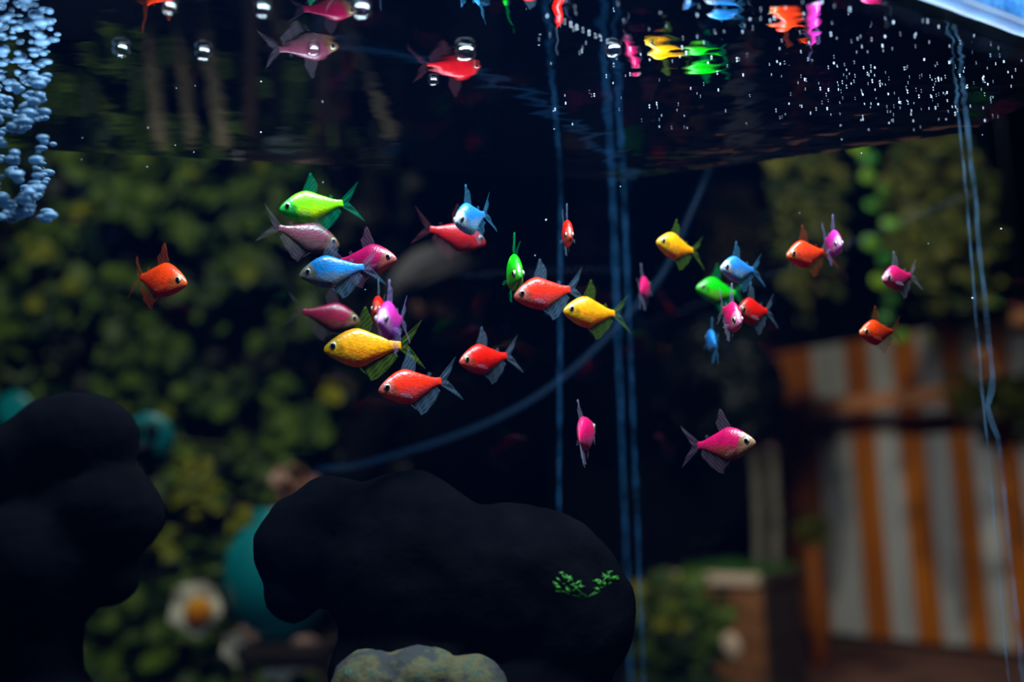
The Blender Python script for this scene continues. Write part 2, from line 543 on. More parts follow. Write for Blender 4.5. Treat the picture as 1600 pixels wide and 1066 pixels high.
# lamp above the tank
lamp = empty('aquarium_lamp', (lo.location.x, lo.location.y, lo.location.z + 0.006), 'long black aquarium lamp hanging above the water', 'lamp')
lamp.rotation_euler = lo.rotation_euler
box('housing', (-0.34, -0.075, 0.004), (0.34, 0.075, 0.035), M['lamp_black'], lamp, 0.006)
for s in (-1, 1):
    box('side_lip', (-0.34, 0.06 * s - 0.006 + 0.008 * s, -0.012), (0.34, 0.06 * s + 0.006 + 0.008 * s, 0.006), M['lamp_black'], lamp)
    mobj('cable', tube_mesh('cable', [(0.28 * s, 0, 0.03), (0.28 * s, 0, 3.39 - lamp.location.z)], 0.002, 6), M['lamp_black'], lamp)

# cabinet under the tank
cab = empty('tank_cabinet', (0.0, 0.55, 0), 'dark wooden cabinet carrying the aquarium', 'cabinet')
vs = [((ctr + (p - ctr) * 0.97).x, (ctr + (p - ctr) * 0.97).y - 0.55, z) for z in (0.0, BOT - 0.012) for p in poly]
mobj('body', mesh('body', vs, [tuple(range(n_ - 1, -1, -1)), tuple(range(n_, 2 * n_))] + [(i, (i + 1) % n_, n_ + (i + 1) % n_, n_ + i) for i in range(n_)], False), M['cabinet'], cab)

# air hose along the back panes
def back_y(px):
    """distance of the back panes in this pixel column"""
    d = xy(px, 1.0)
    best = None
    for a, b in ((L0, Cc), (Cc, Rc)):
        e = b - a
        den = d.x * e.y - d.y * e.x
        if abs(den) < 1e-9: continue
        t_ = (a.x * e.y - a.y * e.x) / den
        q = d * t_
        s = (q - a).dot(e) / e.length_squared
        if -0.01 <= s <= 1.01 and t_ > 0: best = t_ if best is None else max(best, t_)
    return best
hp = [(455, 752), (490, 742), (560, 727), (700, 685), (800, 642), (870, 597), (935, 540), (1000, 470), (1040, 420), (1078, 335), (1105, 272)]
hpts = spline([Vector((-0.16, 1.06, 0.006)), at(600, 1000, 1.02), at(530, 830, 1.0)] + [at(x, y, 0.98) for x, y in hp[1:]] + [at(1140, 180, 0.95), Cc + Vector((0.10, 0.03, TOPG + 0.03)), Cc + Vector((0.09, -0.04, TOPG + 0.004))], 90)
zmax = TOPW + 0.02
hose = mobj('air_hose', tube_mesh('air_hose', hpts, 0.0046, 8), M['hose'])
tag(hose, 'translucent blue air hose curving up behind the tank', 'hose')

# ------------------------------------------------------------------ fish
PROF = [(0.000, 0.012, -0.022, 0.010), (0.02, 0.045, -0.055, 0.030), (0.06, 0.085, -0.090, 0.050), (0.12, 0.130, -0.130, 0.070), (0.20, 0.180, -0.180, 0.088),
        (0.30, 0.232, -0.232, 0.100), (0.40, 0.262, -0.262, 0.104), (0.48, 0.262, -0.268, 0.100), (0.56, 0.232, -0.236, 0.088), (0.66, 0.182, -0.184, 0.068),
        (0.76, 0.138, -0.142, 0.050), (0.86, 0.090, -0.092, 0.034), (0.94, 0.064, -0.066, 0.024), (1.0, 0.058, -0.060, 0.017), (1.03, 0.050, -0.052, 0.008)]
def prof(s):
    for p, q in zip(PROF[:-1], PROF[1:]):
        if p[0] <= s <= q[0]:
            f = (s - p[0]) / (q[0] - p[0]); f = f * f * (3 - 2 * f) * 0.4 + f * 0.6
            return [p[k] + (q[k] - p[k]) * f for k in (1, 2, 3)]
    return list(PROF[-1][1:])
def bent(s, b):   # sideways curl of the rear of the fish
    return b * max(0.0, s - 0.35) ** 2
def fish_body(b):
    seg = 20; vs = []; fs = []
    ss = []
    for p, q in zip(PROF[:-1], PROF[1:]):
        ss += [p[0], (p[0] + q[0]) / 2]
    ss.append(PROF[-1][0])
    for s in ss:
        t_, bo, wdt = prof(s); c = (t_ + bo) / 2; h = (t_ - bo) / 2
        for k in range(seg):
            a = 2 * math.pi * k / seg
            cy, sz = math.cos(a), math.sin(a)
            e = 0.86
            vs.append((0.5 - s, bent(s, b) + wdt * math.copysign(abs(cy) ** 1.05, cy), c + h * math.copysign(abs(sz) ** e, sz)))
    n = len(ss)
    for i in range(n - 1):
        for k in range(seg):
            k2 = (k + 1) % seg
            fs.append((i * seg + k, i * seg + k2, (i + 1) * seg + k2, (i + 1) * seg + k))
    fs.append(tuple(range(seg - 1, -1, -1))); fs.append(tuple((n - 1) * seg + k for k in range(seg)))
    me = mesh('fish_body', vs, fs)
    bm = bmesh.new(); bm.from_mesh(me); bmesh.ops.recalc_face_normals(bm, faces=bm.faces); bm.to_mesh(me); bm.free()
    return me
def fin_mesh(name, base, tip, b, nu=12, nv=6, wave=0.012, curl=0.0):
    """fin between a base line and an outer edge, both lists of (s, z)"""
    def poly_at(P, f):
        f = f * (len(P) - 1); k = min(int(f), len(P) - 2); t_ = f - k
        return P[k][0] + (P[k + 1][0] - P[k][0]) * t_, P[k][1] + (P[k + 1][1] - P[k][1]) * t_
    vs = []; fs = []
    for i in range(nu + 1):
        s0, z0 = poly_at(base, i / nu); s1, z1 = poly_at(tip, i / nu)
        for j in range(nv + 1):
            t_ = j / nv
            s = s0 + (s1 - s0) * t_; z = z0 + (z1 - z0) * t_
            y = bent(s, b) + wave * t_ * math.sin(i * 1.25 + t_ * 2) + curl * t_ * t_
            vs.append((0.5 - s, y, z))
    for i in range(nu):
        for j in range(nv):
            a = i * (nv + 1) + j
            fs.append((a, a + 1, a + nv + 2, a + nv + 1))
    nvt = len(vs)
    # thin closed sheet
    vs = [(x, y + 0.0035, z) for x, y, z in vs] + [(x, y - 0.0035, z) for x, y, z in vs]
    fs2 = fs + [tuple(reversed([v + nvt for v in f])) for f in fs]
    ring = [i * (nv + 1) for i in range(nu + 1)] + [nu * (nv + 1) + j for j in range(1, nv + 1)] + [i * (nv + 1) + nv for i in range(nu - 1, -1, -1)] + [j for j in range(nv - 1, 0, -1)]
    for a, c in zip(ring, ring[1:] + ring[:1]):
        fs2.append((a, c, c + nvt, a + nvt))
    return mesh(name, vs, fs2)
def paired_fin(name, root, length, width, back, drop, out):
    """pectoral / pelvic fin of one side (+y)"""
    vs = []; fs = []
    n = 6
    for j in range(n + 1):
        t_ = j / n
        c = Vector(root) + Vector((-back * length * t_, out * length * t_ * (1 - 0.25 * t_), -drop * length * t_))
        wd_ = width * (0.35 + 0.65 * math.sin(min(1, t_ * 1.15) * math.pi * 0.62)) * (1 if t_ < 0.9 else 0.7)
        vs += [tuple(c + Vector((0.3 * wd_, 0, wd_ / 2))), tuple(c + Vector((-0.3 * wd_, 0.006, -wd_ / 2)))]
    for j in range(n):
        fs.append((2 * j, 2 * j + 1, 2 * j + 3, 2 * j + 2))
    k = len(vs)
    vs = vs + [(x, y - 0.006, z) for x, y, z in vs]
    fs = fs + [tuple(reversed([v + k for v in f])) for f in fs]
    for j in range(n):
        fs.append((2 * j, 2 * j + 2, 2 * j + 2 + k, 2 * j + k)); fs.append((2 * j + 1, 2 * j + 1 + k, 2 * j + 3 + k, 2 * j + 3))
    return mesh(name, vs, fs)
def mirror_y(me):
    m2 = me.copy(); m2.transform(Matrix.Diagonal((1, -1, 1, 1))); m2.flip_normals(); return m2
def sphere_mesh(name, r_, sx=1, sy=1, sz=1, u=12, v=8):
    bm = bmesh.new(); bmesh.ops.create_uvsphere(bm, u_segments=u, v_segments=v, radius=r_)
    bmesh.ops.scale(bm, vec=(sx, sy, sz), verts=bm.verts)
    return bm_mesh(name, bm)
FM = {}
for key, b in (('straight', 0.0), ('curl_a', 0.28), ('curl_b', -0.28)):
    d = FM[key] = {}
    d['body'] = fish_body(b)
    d['dorsal_fin'] = fin_mesh('dorsal_fin', [(0.40, 0.25), (0.5, 0.245), (0.62, 0.195)], [(0.575, 0.56), (0.60, 0.545), (0.675, 0.33)], b)
    d['adipose_fin'] = fin_mesh('adipose_fin', [(0.80, 0.11), (0.85, 0.085)], [(0.845, 0.165), (0.885, 0.135)], b, 4, 3, 0.0)
    d['tail_fin'] = fin_mesh('tail_fin', [(1.0, 0.056), (1.02, 0.0), (1.0, -0.056)],
                             [(1.34, 0.34), (1.235, 0.16), (1.12, 0.0), (1.235, -0.16), (1.34, -0.34)], b, 16, 6, 0.012)
    d['anal_fin'] = fin_mesh('anal_fin', [(0.50, -0.25), (0.66, -0.175), (0.80, -0.108), (0.93, -0.060)],
                             [(0.60, -0.46), (0.70, -0.42), (0.86, -0.29), (0.98, -0.15)], b, 14, 6, 0.016)
FM['pectoral'] = paired_fin('pectoral_fin', (0.22, 0.085, -0.10), 0.19, 0.07, 0.85, 0.30, 0.45)
FM['pectoral_m'] = mirror_y(FM['pectoral'])
FM['pelvic'] = paired_fin('pelvic_fin', (0.08, 0.025, -0.245), 0.15, 0.05, 0.75, 0.75, 0.12)
FM['pelvic_m'] = mirror_y(FM['pelvic'])
FM['eye'] = sphere_mesh('eye', 0.052, 1, 0.55, 1)
FM['pupil'] = sphere_mesh('pupil', 0.035, 1, 0.42, 1)

def mat_fish(name, back, belly, head, fin):
    """body colour: back and belly tones, paler head with gill plate; scales as fine relief"""
    t = NT(name)
    tc = t.add('TexCoord'); sp = t.add('SeparateXYZ'); t.con(tc.outputs['Object'], sp.inputs[0])
    nz = t.add('TexNoise', Scale=9, Detail=3); t.con(tc.outputs['Object'], nz.inputs['Vector'])
    a = t.add('Math', operation='MULTIPLY_ADD'); a.inputs[1].default_value = 0.22
    t.con(nz.outputs[0], a.inputs[0]); t.con(sp.outputs['Z'], a.inputs[2])
    g = t.add('MapRange'); g.inputs['From Min'].default_value = -0.13; g.inputs['From Max'].default_value = 0.22
    t.con(a.outputs[0], g.inputs['Value'])
    bodyc = t.ramp([(0.30, belly), (0.72, back)], g.outputs[0])
    # head
    h = t.add('MapRange'); h.inputs['From Min'].default_value = 0.235; h.inputs['From Max'].default_value = 0.30
    a2 = t.add('Math', operation='MULTIPLY_ADD'); a2.inputs[1].default_value = -0.25
    t.con(sp.outputs['Z'], a2.inputs[0]); t.con(sp.outputs['X'], a2.inputs[2]); t.con(a2.outputs[0], h.inputs['Value'])
    mx = t.add('Mix', data_type='RGBA'); t.con(h.outputs[0], mx.inputs[0])
    t.con(bodyc.outputs[0], mx.inputs[6]); mx.inputs[7].default_value = head
    # gill plate: a darker, iridescent patch behind the eye
    gd = t.add('VectorMath', operation='DISTANCE'); t.con(tc.outputs['Object'], gd.inputs[0])
    sgn = t.add('Math', operation='ABSOLUTE'); t.con(sp.outputs['Y'], sgn.inputs[0])
    cmb = t.add('CombineXYZ'); t.con(sp.outputs['X'], cmb.inputs[0]); t.con(sgn.outputs[0], cmb.inputs[1]); t.con(sp.outputs['Z'], cmb.inputs[2])
    t.con(cmb.outputs[0], gd.inputs[0]); gd.inputs[1].default_value = (0.275, 0.08, -0.02)
    gm = t.add('MapRange'); gm.inputs['From Min'].default_value = 0.075; gm.inputs['From Max'].default_value = 0.03
    gm.inputs['To Max'].default_value = 0.6; t.con(gd.outputs['Value'], gm.inputs['Value'])
    mg = t.add('Mix', data_type='RGBA'); t.con(gm.outputs[0], mg.inputs[0]); t.con(mx.outputs[2], mg.inputs[6])
    mg.inputs[7].default_value = (head[0] * .35, head[1] * .22, head[2] * .15, 1)
    mx = mg
    # scale relief
    vo = t.add('TexVoronoi', Scale=26); t.con(tc.outputs['Object'], vo.inputs['Vector'])
    bp = t.add('Bump', Strength=0.07, Distance=0.02); t.con(vo.outputs['Distance'], bp.inputs['Height'])
    n3 = t.add('TexNoise', Scale=5, Detail=5, Roughness=0.7)
    mpp = t.add('Mapping'); mpp.inputs['Scale'].default_value = (3.0, 1, 1.2); t.con(tc.outputs['Object'], mpp.inputs[0]); t.con(mpp.outputs[0], n3.inputs['Vector'])
    vr = t.add('MapRange'); vr.inputs['From Min'].default_value = 0.3; vr.inputs['From Max'].default_value = 0.7
    vr.inputs['To Min'].default_value = 0.76; vr.inputs['To Max'].default_value = 1.15; t.con(n3.outputs[0], vr.inputs['Value'])
    hs = t.add('HueSaturation'); t.con(vr.outputs[0], hs.inputs['Value']); t.con(mx.outputs[2], hs.inputs['Color'])
    b = t.add('BsdfPrincipled', Roughness=0.30)
    b.inputs['Specular IOR Level'].default_value = 0.6
    t.con(hs.outputs[0], b.inputs['Base Color']); t.con(bp.outputs[0], b.inputs['Normal'])
    tl = t.add('BsdfTranslucent'); t.con(hs.outputs[0], tl.inputs[0])
    ms = t.add('MixShader', Fac=0.25); t.con(b.outputs[0], ms.inputs[1]); t.con(tl.outputs[0], ms.inputs[2])
    t.con(ms.outputs[0], t.out.inputs[0])
    # fin
    f = NT(name + '_fin')
    tc = f.add('TexCoord'); wv = f.add('TexWave', Scale=9, Distortion=1.5, wave_type='BANDS', bands_direction='DIAGONAL')
    f.con(tc.outputs['Object'], wv.inputs['Vector'])
    rp = f.ramp([(0.0, (0.11, 0.11, 0.11, 1)), (1.0, (0.28, 0.28, 0.28, 1))], wv.outputs[0])
    df = f.add('BsdfDiffuse'); df.inputs[0].default_value = fin
    tl = f.add('BsdfTranslucent'); tl.inputs[0].default_value = fin
    m1 = f.add('MixShader', Fac=0.5); f.con(df.outputs[0], m1.inputs[1]); f.con(tl.outputs[0], m1.inputs[2])
    tr = f.add('BsdfTransparent')
    m2 = f.add('MixShader'); f.con(rp.outputs[0], m2.inputs[0]); f.con(tr.outputs[0], m2.inputs[1]); f.con(m1.outputs[0], m2.inputs[2])
    f.con(m2.outputs[0], f.out.inputs[0])
    return t.m, f.m
FISHMAT = {
 'lime': mat_fish('lime_fish', srgb(120, 235, 0), srgb(185, 205, 0), srgb(40, 190, 70), srgb(0, 150, 105)),
 'green': mat_fish('green_fish', srgb(10, 205, 10), srgb(105, 150, 0), srgb(60, 170, 30), srgb(10, 150, 80)),
 'mauve': mat_fish('mauve_fish', srgb(106, 48, 64), srgb(82, 58, 60), srgb(118, 84, 62), srgb(100, 90, 100)),
 'magenta': mat_fish('magenta_fish', srgb(164, 6, 76), srgb(118, 24, 66), srgb(180, 90, 84), srgb(120, 80, 105)),
 'rose': mat_fish('rose_fish', srgb(146, 10, 56), srgb(104, 42, 38), srgb(130, 92, 66), srgb(84, 66, 80)),
 'fuchsia': mat_fish('fuchsia_fish', srgb(200, 12, 84), srgb(130, 62, 42), srgb(165, 125, 95), srgb(110, 90, 110)),
 'blue': mat_fish('blue_fish', srgb(10, 130, 205), srgb(98, 112, 116), srgb(128, 134, 124), srgb(80, 115, 145)),
 'sky': mat_fish('sky_blue_fish', srgb(40, 130, 205), srgb(128, 164, 182), srgb(165, 185, 200), srgb(70, 140, 180)),
 'orange': mat_fish('orange_fish', srgb(240, 62, 4), srgb(205, 52, 12), srgb(215, 95, 40), srgb(165, 66, 36)),
 'crimson': mat_fish('crimson_fish', srgb(180, 10, 18), srgb(135, 12, 20), srgb(170, 40, 40), srgb(90, 50, 60)),
 'red': mat_fish('red_fish', srgb(245, 24, 4), srgb(205, 14, 6), srgb(205, 80, 60), srgb(105, 125, 145)),
 'coral': mat_fish('coral_fish', srgb(250, 46, 12), srgb(205, 62, 66), srgb(205, 105, 90), srgb(100, 130, 155)),
 'yellow': mat_fish('yellow_fish', srgb(250, 170, 0), srgb(225, 125, 0), srgb(215, 165, 8), srgb(95, 125, 40)),
 'purple': mat_fish('purple_pink_fish', srgb(220, 50, 165), srgb(120, 62, 165), srgb(205, 140, 205), srgb(150, 135, 190)),
 'pink': mat_fish('pink_fish', srgb(230, 24, 100), srgb(185, 70, 125), srgb(215, 130, 160), srgb(150, 145, 170)),
}
M['iris'] = mat_noise('pale_gold_iris', srgb(150, 138, 96), srgb(205, 200, 180), 30, 0.2, 0, 0.6)
M['pupil'] = mat_plain('black_pupil', (0.003, 0.003, 0.004, 1), 0.1, 0.6)

def fish(label, colour, nose, tail, y, toward=1, SL=0.044, bend='straight', roll=0.0, group='bright tetras in the aquarium'):
    """nose / tail base as seen, y the forward distance; toward=1: the nose points towards the viewer"""
    a, b = at(*nose, y), at(*tail, y)
    c = (a + b) / 2
    v = a - b
    vd = ray((nose[0] + tail[0]) / 2, (nose[1] + tail[1]) / 2).normalized()
    short = SL * SL - v.length_squared
    if short > 0: v = v - vd * (toward * math.sqrt(short))
    else: SL = v.length
    X = v.normalized()
    Z = Vector((0, 0, 1)); Z = (Z - X * Z.dot(X)).normalized()
    Y = Z.cross(X)
    mt = Matrix.Identity(4)
    for i in range(3):
        mt[i][0], mt[i][1], mt[i][2] = X[i], Y[i], Z[i]
    mt = Matrix.Translation(c) @ mt @ Matrix.Rotation(roll, 4, 'X') @ Matrix.Diagonal((SL, SL, SL, 1))
    e = empty('tetra_fish', c, label, 'fish', group)
    e.matrix_world = mt
    bm_, fm_ = FISHMAT[colour]
    d = FM[bend]
    mobj('body', d['body'], bm_, e)
    for k in ('dorsal_fin', 'adipose_fin', 'tail_fin', 'anal_fin'): mobj(k, d[k], fm_, e)
    mobj('pectoral_fin', FM['pectoral'], fm_, e); mobj('pectoral_fin', FM['pectoral_m'], fm_, e)
    mobj('pelvic_fin', FM['pelvic'], fm_, e); mobj('pelvic_fin', FM['pelvic_m'], fm_, e)
    for s in (1, -1):
        ey = mobj('eye', FM['eye'], M['iris'], e); ey.location = (0.375, 0.060 * s, 0.035)
        pu = mobj('pupil', FM['pupil'], M['pupil'], ey); pu.location = (0.004, 0.020 * s, 0.0)
    return e

fish('lime yellow tetra with green fins, topmost of the left cluster', 'lime', (440, 327), (531, 318), .58, 1, .037)
fish('pale mauve translucent tetra just below the lime one', 'mauve', (526, 383), (443, 358), .67, -1, .042)
fish('magenta tetra facing right above the blue one', 'magenta', (621, 405), (532, 408), .63, 1, .040)
fish('pale blue tetra with silver belly in front of the magenta one', 'blue', (471, 430), (564, 418), .60, 1, .039)
fish('orange tetra swimming alone before the leafy wall', 'orange', (297, 444), (206, 430), .64, 1, .044, 'curl_a')
fish('dusky pink tetra hovering above the large yellow one', 'rose', (560, 502), (479, 488), .71, -1, .041)
fish('largest yellow tetra, in front of the black silhouette', 'yellow', (508, 546), (622, 540), .62, 1, .047)
fish('lilac pink tetra seen head-on before the largest yellow one', 'purple', (593, 503), (627, 500), .575, 1, .044)
fish('red tetra peeking out behind the lilac pink one', 'red', (586, 486), (598, 488), .66, 1, .040)
fish('coral red tetra below the large yellow one, lowest of the left cluster', 'coral', (594, 611), (686, 596), .65, 1, .044)
fish('solid red tetra above the middle of the blue hose', 'red', (719, 566), (790, 556), .68, 1, .040)
fish('sky blue tetra turned to the viewer in front of the dark red one', 'sky', (712, 348), (757, 335), .60, 1, .038)
fish('dark red tetra half hidden by the sky blue one', 'crimson', (757, 379), (677, 359), .70, -1, .043)
fish('green tetra seen nearly head-on above the coral one', 'green', (813, 434), (789, 416), .64, 1, .046, 'curl_a')
fish('coral tetra with grey fins, nose to the green one', 'coral', (803, 464), (890, 452), .67, 1, .043)
fish('yellow tetra beside the tank seam', 'yellow', (880, 486), (960, 490), .68, 1, .042)
fish('small red tetra seen head-on, highest in the middle', 'red', (891, 372), (881, 357), .645, 1, .035)
fish('yellow tetra highest on the far side of the seam', 'yellow', (1025, 378), (1083, 392), .704, 1, .038)
fish('small dim pink tetra close to the seam', 'pink', (1011, 446), (1001, 456), .76, -1, .036)
fish('silvery blue tetra above the dark green one', 'sky', (1124, 420), (1179, 422), .68, 1, .036)
fish('dark green tetra under the silvery blue one', 'green', (1086, 450), (1150, 458), .765, 1, .040)
fish('pink tetra seen head-on against the orange red one', 'pink', (1156, 505), (1130, 484), .66, 1, .040)
fish('orange red tetra behind the head-on pink one', 'red', (1150, 487), (1200, 486), .70, 1, .038)
fish('small pale blue tetra seen from behind below the pink one', 'sky', (1106, 528), (1118, 540), .74, -1, .034)
fish('orange tetra with long tail before the hanging fern', 'orange', (1226, 401), (1290, 393), .69, 1, .038)
fish('magenta and white tetra head-on at the orange tail', 'purple', (1313, 384), (1291, 376), .68, 1, .036)
fish('pink tetra with pale fins beside the leaf garland', 'pink', (1376, 438), (1426, 430), .69, 1, .034)
fish('orange tetra lowest of those before the ferns', 'orange', (1340, 521), (1398, 518), .69, 1, .034)
fish('magenta tetra with silver head, low over the black background', 'fuchsia', (1175, 692), (1096, 696), .66, 1, .042)
fish('crimson pink tetra turning away, low beside the seam', 'pink', (928, 668), (894, 689), .68, -1, .044, 'curl_b')

# ------------------------------------------------------------------ air bubbles, specks, foam
BUB = sphere_mesh('air_bubble', 1.0, 1, 1, 0.6, 20, 12)
def surf_pt(px, py, dz=0.0):
    d = ray(px, py); s = (H - dz) / d.z
    return Vector((d.x * s, d.y * s, CZ + H - dz))
for (px, py, r_, lab) in [
    (565, 18, .0052, 'round air bubble under the water surface, at the upper edge of the picture'),
    (490, 80, .0038, 'small air bubble above the pale branch reflections'),
    (727, 84, .0062, 'largest air bubble inside the red reflection'),
    (677, 128, .0034, 'air bubble just below the red reflection'),
    (958, 80, .0050, 'air bubble against the tank seam'),
    (190, 80, .0050, 'flat air bubble nearest the foam'),
    (318, 85, .0052, 'flat air bubble over the pale poles'),
    (410, 18, .0046, 'air bubble at the top beside the slanting pole'),
    (265, 14, .0040, 'air bubble at the top over the pale poles')]:
    o = mobj('air_bubble', BUB, M['bubble'])
    p = surf_pt(px, py, r_ * 0.45)
    o.matrix_world = Matrix.Translation(p) @ Matrix.Diagonal((r_, r_, r_, 1))
    tag(o, lab, 'bubble', 'air bubbles under the surface')

def blob_cloud(name, items, mat, sub=1):
    bm = bmesh.new()
    ico = bmesh.new(); bmesh.ops.create_icosphere(ico, subdivisions=sub, radius=1.0)
    base = [v.co.copy() for v in ico.verts]; fc = [[v.index for v in f.verts] for f in ico.faces]; ico.free()
    vs, fs = [], []
    for p, r_ in items:
        k = len(vs)
        rr = r_ if isinstance(r_, tuple) else (r_, r_, r_)
        vs += [(p.x + v.x * rr[0], p.y + v.y * rr[1], p.z + v.z * rr[2]) for v in base]
        fs += [tuple(k + i for i in f) for f in fc]
    bm.free()
    return mobj(name, mesh(name, vs, fs), mat)
def inside(p):
    ok = None
    for a, b in zip(wp, wp[1:] + wp[:1]):
        c = (b.x - a.x) * (p.y - a.y) - (b.y - a.y) * (p.x - a.x)
        if ok is None: ok = c > 0
        elif (c > 0) != ok: return False
    return True
items = []
while len(items) < 330:
    px = 850 + 750 * random.random() ** 0.75; py = random.uniform(0, 205)
    if random.random() < 0.35: px = random.gauss(1400, 90); py = random.gauss(140, 30)
    p = surf_pt(px, py, random.uniform(0.0003, 0.0009))
    if not inside(p): continue
    items.append((p, random.choice((.00028, .0003, .0003, .0004, .0005, .0007)) * 0.72))
for k in range(70):     # a few between the surface and the fish
    px, py = random.uniform(100, 1580), random.uniform(10, 560) * random.random()
    p = at(px, py, random.uniform(0.6, 0.72))
    if inside(p) and p.z < TOPW - 0.003: items.append((p, random.choice((.0003, .0004, .0006))))
# string of bubbles by the red reflection
for k in range(9):
    p = surf_pt(873 + k * 9.5, 32 + k * 4.4, 0.001); items.append((p, .00055 if k in (0, 2, 3, 5) else .00035))
sb = blob_cloud('fine_bubbles', items, M['rim_edge'])
tag(sb, 'scatter of tiny white bubbles clinging under the water surface', 'bubbles', kind='stuff')

items = []
tries = 0
while len(items) < 270 and tries < 20000:
    tries += 1
    px, py = random.uniform(-30, 95), random.uniform(118, 345)
    lim = 78 - 30 * abs(noise.noise(Vector((py * .03, 1, 0)))) - (18 if 230 < py < 262 else 0)
    if px > lim * random.uniform(.72, 1.18): continue
    if noise.noise(Vector((px * .05, py * .05, 4.5))) < -0.02: continue
    p = at(px, py, random.uniform(0.52, 0.60))
    if p.z > TOPW - 0.002 or not inside(p): continue
    r_ = random.uniform(.0012, .0030)
    items.append((p, (r_ * random.uniform(1, 1.8), r_, r_ * 0.8)))
fo = blob_cloud('bubble_foam', items, M['foam'], 2)
tag(fo, 'dense pale blue curtain of bubbles at the edge of the tank', 'bubbles', kind='stuff')

# ------------------------------------------------------------------ rocks in the tank
def rock(name, label, blobs, y, mat, disp=0.006, voxel=0.006, group=None, seed=0, nscale=26):
    """blobs: (px, py, rx, ry[, depth radius]) in the picture's scale at distance y"""
    bm = bmesh.new()
    k = y / FPX
    for bl in blobs:
        px, py, rx, ry = bl[:4]
        dz = bl[4] if len(bl) > 4 else min(rx, ry) * 0.8
        p = at(px, py, y)
        if p.z - ry * k < BOT + 0.001 and p.z < BOT + ry * k * 0.3: p.z = BOT + ry * k * 0.3
        bmesh.ops.create_icosphere(bm, subdivisions=4, radius=1.0, matrix=Matrix.Translation(p) @ Matrix.Diagonal((rx * k, dz * k, ry * k, 1)))
    o0 = Vector((at(blobs[0][0], blobs[0][1], y).x, y, BOT))
    for v in bm.verts: v.co -= o0
    me = bm_mesh(name, bm)
    tmp = bpy.data.objects.new('tmp', me); C.objects.link(tmp)
    rm = tmp.modifiers.new('r', 'REMESH'); rm.mode = 'VOXEL'; rm.voxel_size = voxel
    dg = bpy.context.evaluated_depsgraph_get()
    m2 = bpy.data.meshes.new_from_object(tmp.evaluated_get(dg))
    bpy.data.objects.remove(tmp)
    for v in m2.vertices:
        n = v.normal
        q = v.co * nscale + Vector((seed, seed * 2, 0))
        v.co += n * disp * (noise.noise(q) * 0.7 + noise.noise(q * 2.3) * 0.4 + noise.noise(q * 5.1) * 0.15)
        if v.co.z < 0.001: v.co.z = 0.001
    m2.materials.clear()
    for p in m2.polygons: p.use_smooth = True
    m2.name = name
    o = mobj(name, m2, mat); o.location = o0
    return tag(o, label, 'rock', group)
rock('lava_rock', 'black lobed rock silhouette at the lower left edge of the tank',
     [(110, 692, 108, 78), (40, 720, 70, 70), (150, 802, 104, 84), (165, 905, 52, 42), (60, 880, 120, 110), (55, 1010, 72, 130), (60, 1150, 90, 120)], .55, M['rock_black'], .0035, .0045, 'black rocks', 3)
rock('lava_rock', 'large black overhanging rock behind the mossy stone',
     [(480, 850, 80, 82, 60), (520, 800, 75, 55, 60), (460, 925, 44, 48, 40), (640, 890, 135, 150, 90), (780, 920, 190, 130, 70), (880, 960, 110, 120, 60), (640, 1060, 122, 120, 90), (800, 1110, 160, 110, 70)], .68, M['rock_black'], .004, .0055, 'black rocks', 11)

def mat_moss():
    t = NT('mossy_stone')
    tc = t.add('TexCoord'); nz = t.add('TexNoise', Scale=55, Detail=5, Roughness=0.65); t.con(tc.outputs['Object'], nz.inputs['Vector'])
    rp = t.ramp([(0.30, srgb(2, 5, 7)), (0.45, srgb(6, 14, 12)), (0.55, srgb(52, 47, 5)), (0.62, srgb(14, 36, 22)), (0.72, srgb(60, 92, 70))], nz.outputs[0])
    b = t.add('BsdfPrincipled', Roughness=0.9); t.con(rp.outputs[0], b.inputs['Base Color'])
    bp = t.add('Bump', Strength=0.8, Distance=0.004); t.con(nz.outputs[0], bp.inputs['Height']); t.con(bp.outputs[0], b.inputs['Normal'])
    t.con(b.outputs[0], t.out.inputs[0])
    return t.m
rock('mossy_stone', 'mossy green and ochre stone in front of the black rock',
     [(575, 1075, 56, 58, 50), (655, 1078, 80, 62, 60), (735, 1080, 56, 52, 50), (650, 1160, 120, 70, 70)], .60, mat_moss(), .003, .003, None, 5, 60)

# sprigs of water plant on the rock
def sprig(label, px, py, y, scale, n, seed):
    rnd = random.Random(seed)
    base = at(px, py, y)
    e = empty('water_plant', base, label, 'water plant', 'green sprigs in the dark')
    me = bpy.data.meshes.get('sprig_leaf')
    if me is None:
        me = mesh('sprig_leaf', [(0, 0, 0), (0.25, 0.06, 0.5), (0, 0.0, 1.0), (-0.25, 0.06, 0.5), (0, -0.08, 0.5)], [(0, 1, 4), (1, 2, 4), (2, 3, 4), (3, 0, 4), (0, 3, 1), (1, 3, 2)])
    for k in range(n):
        a = rnd.uniform(-1.3, 1.3); f = k / n
        st = [Vector((0, 0, 0)), Vector((math.sin(a) * scale * .5, rnd.uniform(-.2, .2) * scale, math.cos(a) * scale * .35)), Vector((math.sin(a) * scale * .9, rnd.uniform(-.3, .3) * scale, math.cos(a) * scale * rnd.uniform(.6, 1.1)))]
        mobj('stem', tube_mesh('stem', spline(st, 6), scale * .02, 5), FISHMAT_GREEN, e)
        for q in range(5):
            p = st[1].lerp(st[2], q / 4)
            lf = mobj('leaf', me, FISHMAT_GREEN, e)
            lf.location = p; lf.scale = (scale * .34,) * 3
            lf.rotation_euler = (rnd.uniform(-1, 1), rnd.uniform(-1.4, 1.4), rnd.uniform(0, 6))
    return e
FISHMAT_GREEN = mat_leaf('bright_water_weed', srgb(8, 64, 2), srgb(28, 104, 5))
sprig('bright green sprig of water weed on the black rock', 918, 934, .60, .019, 9, 4)
sprig('small dim green sprig below the bright one', 872, 985, .66, .010, 3, 5)

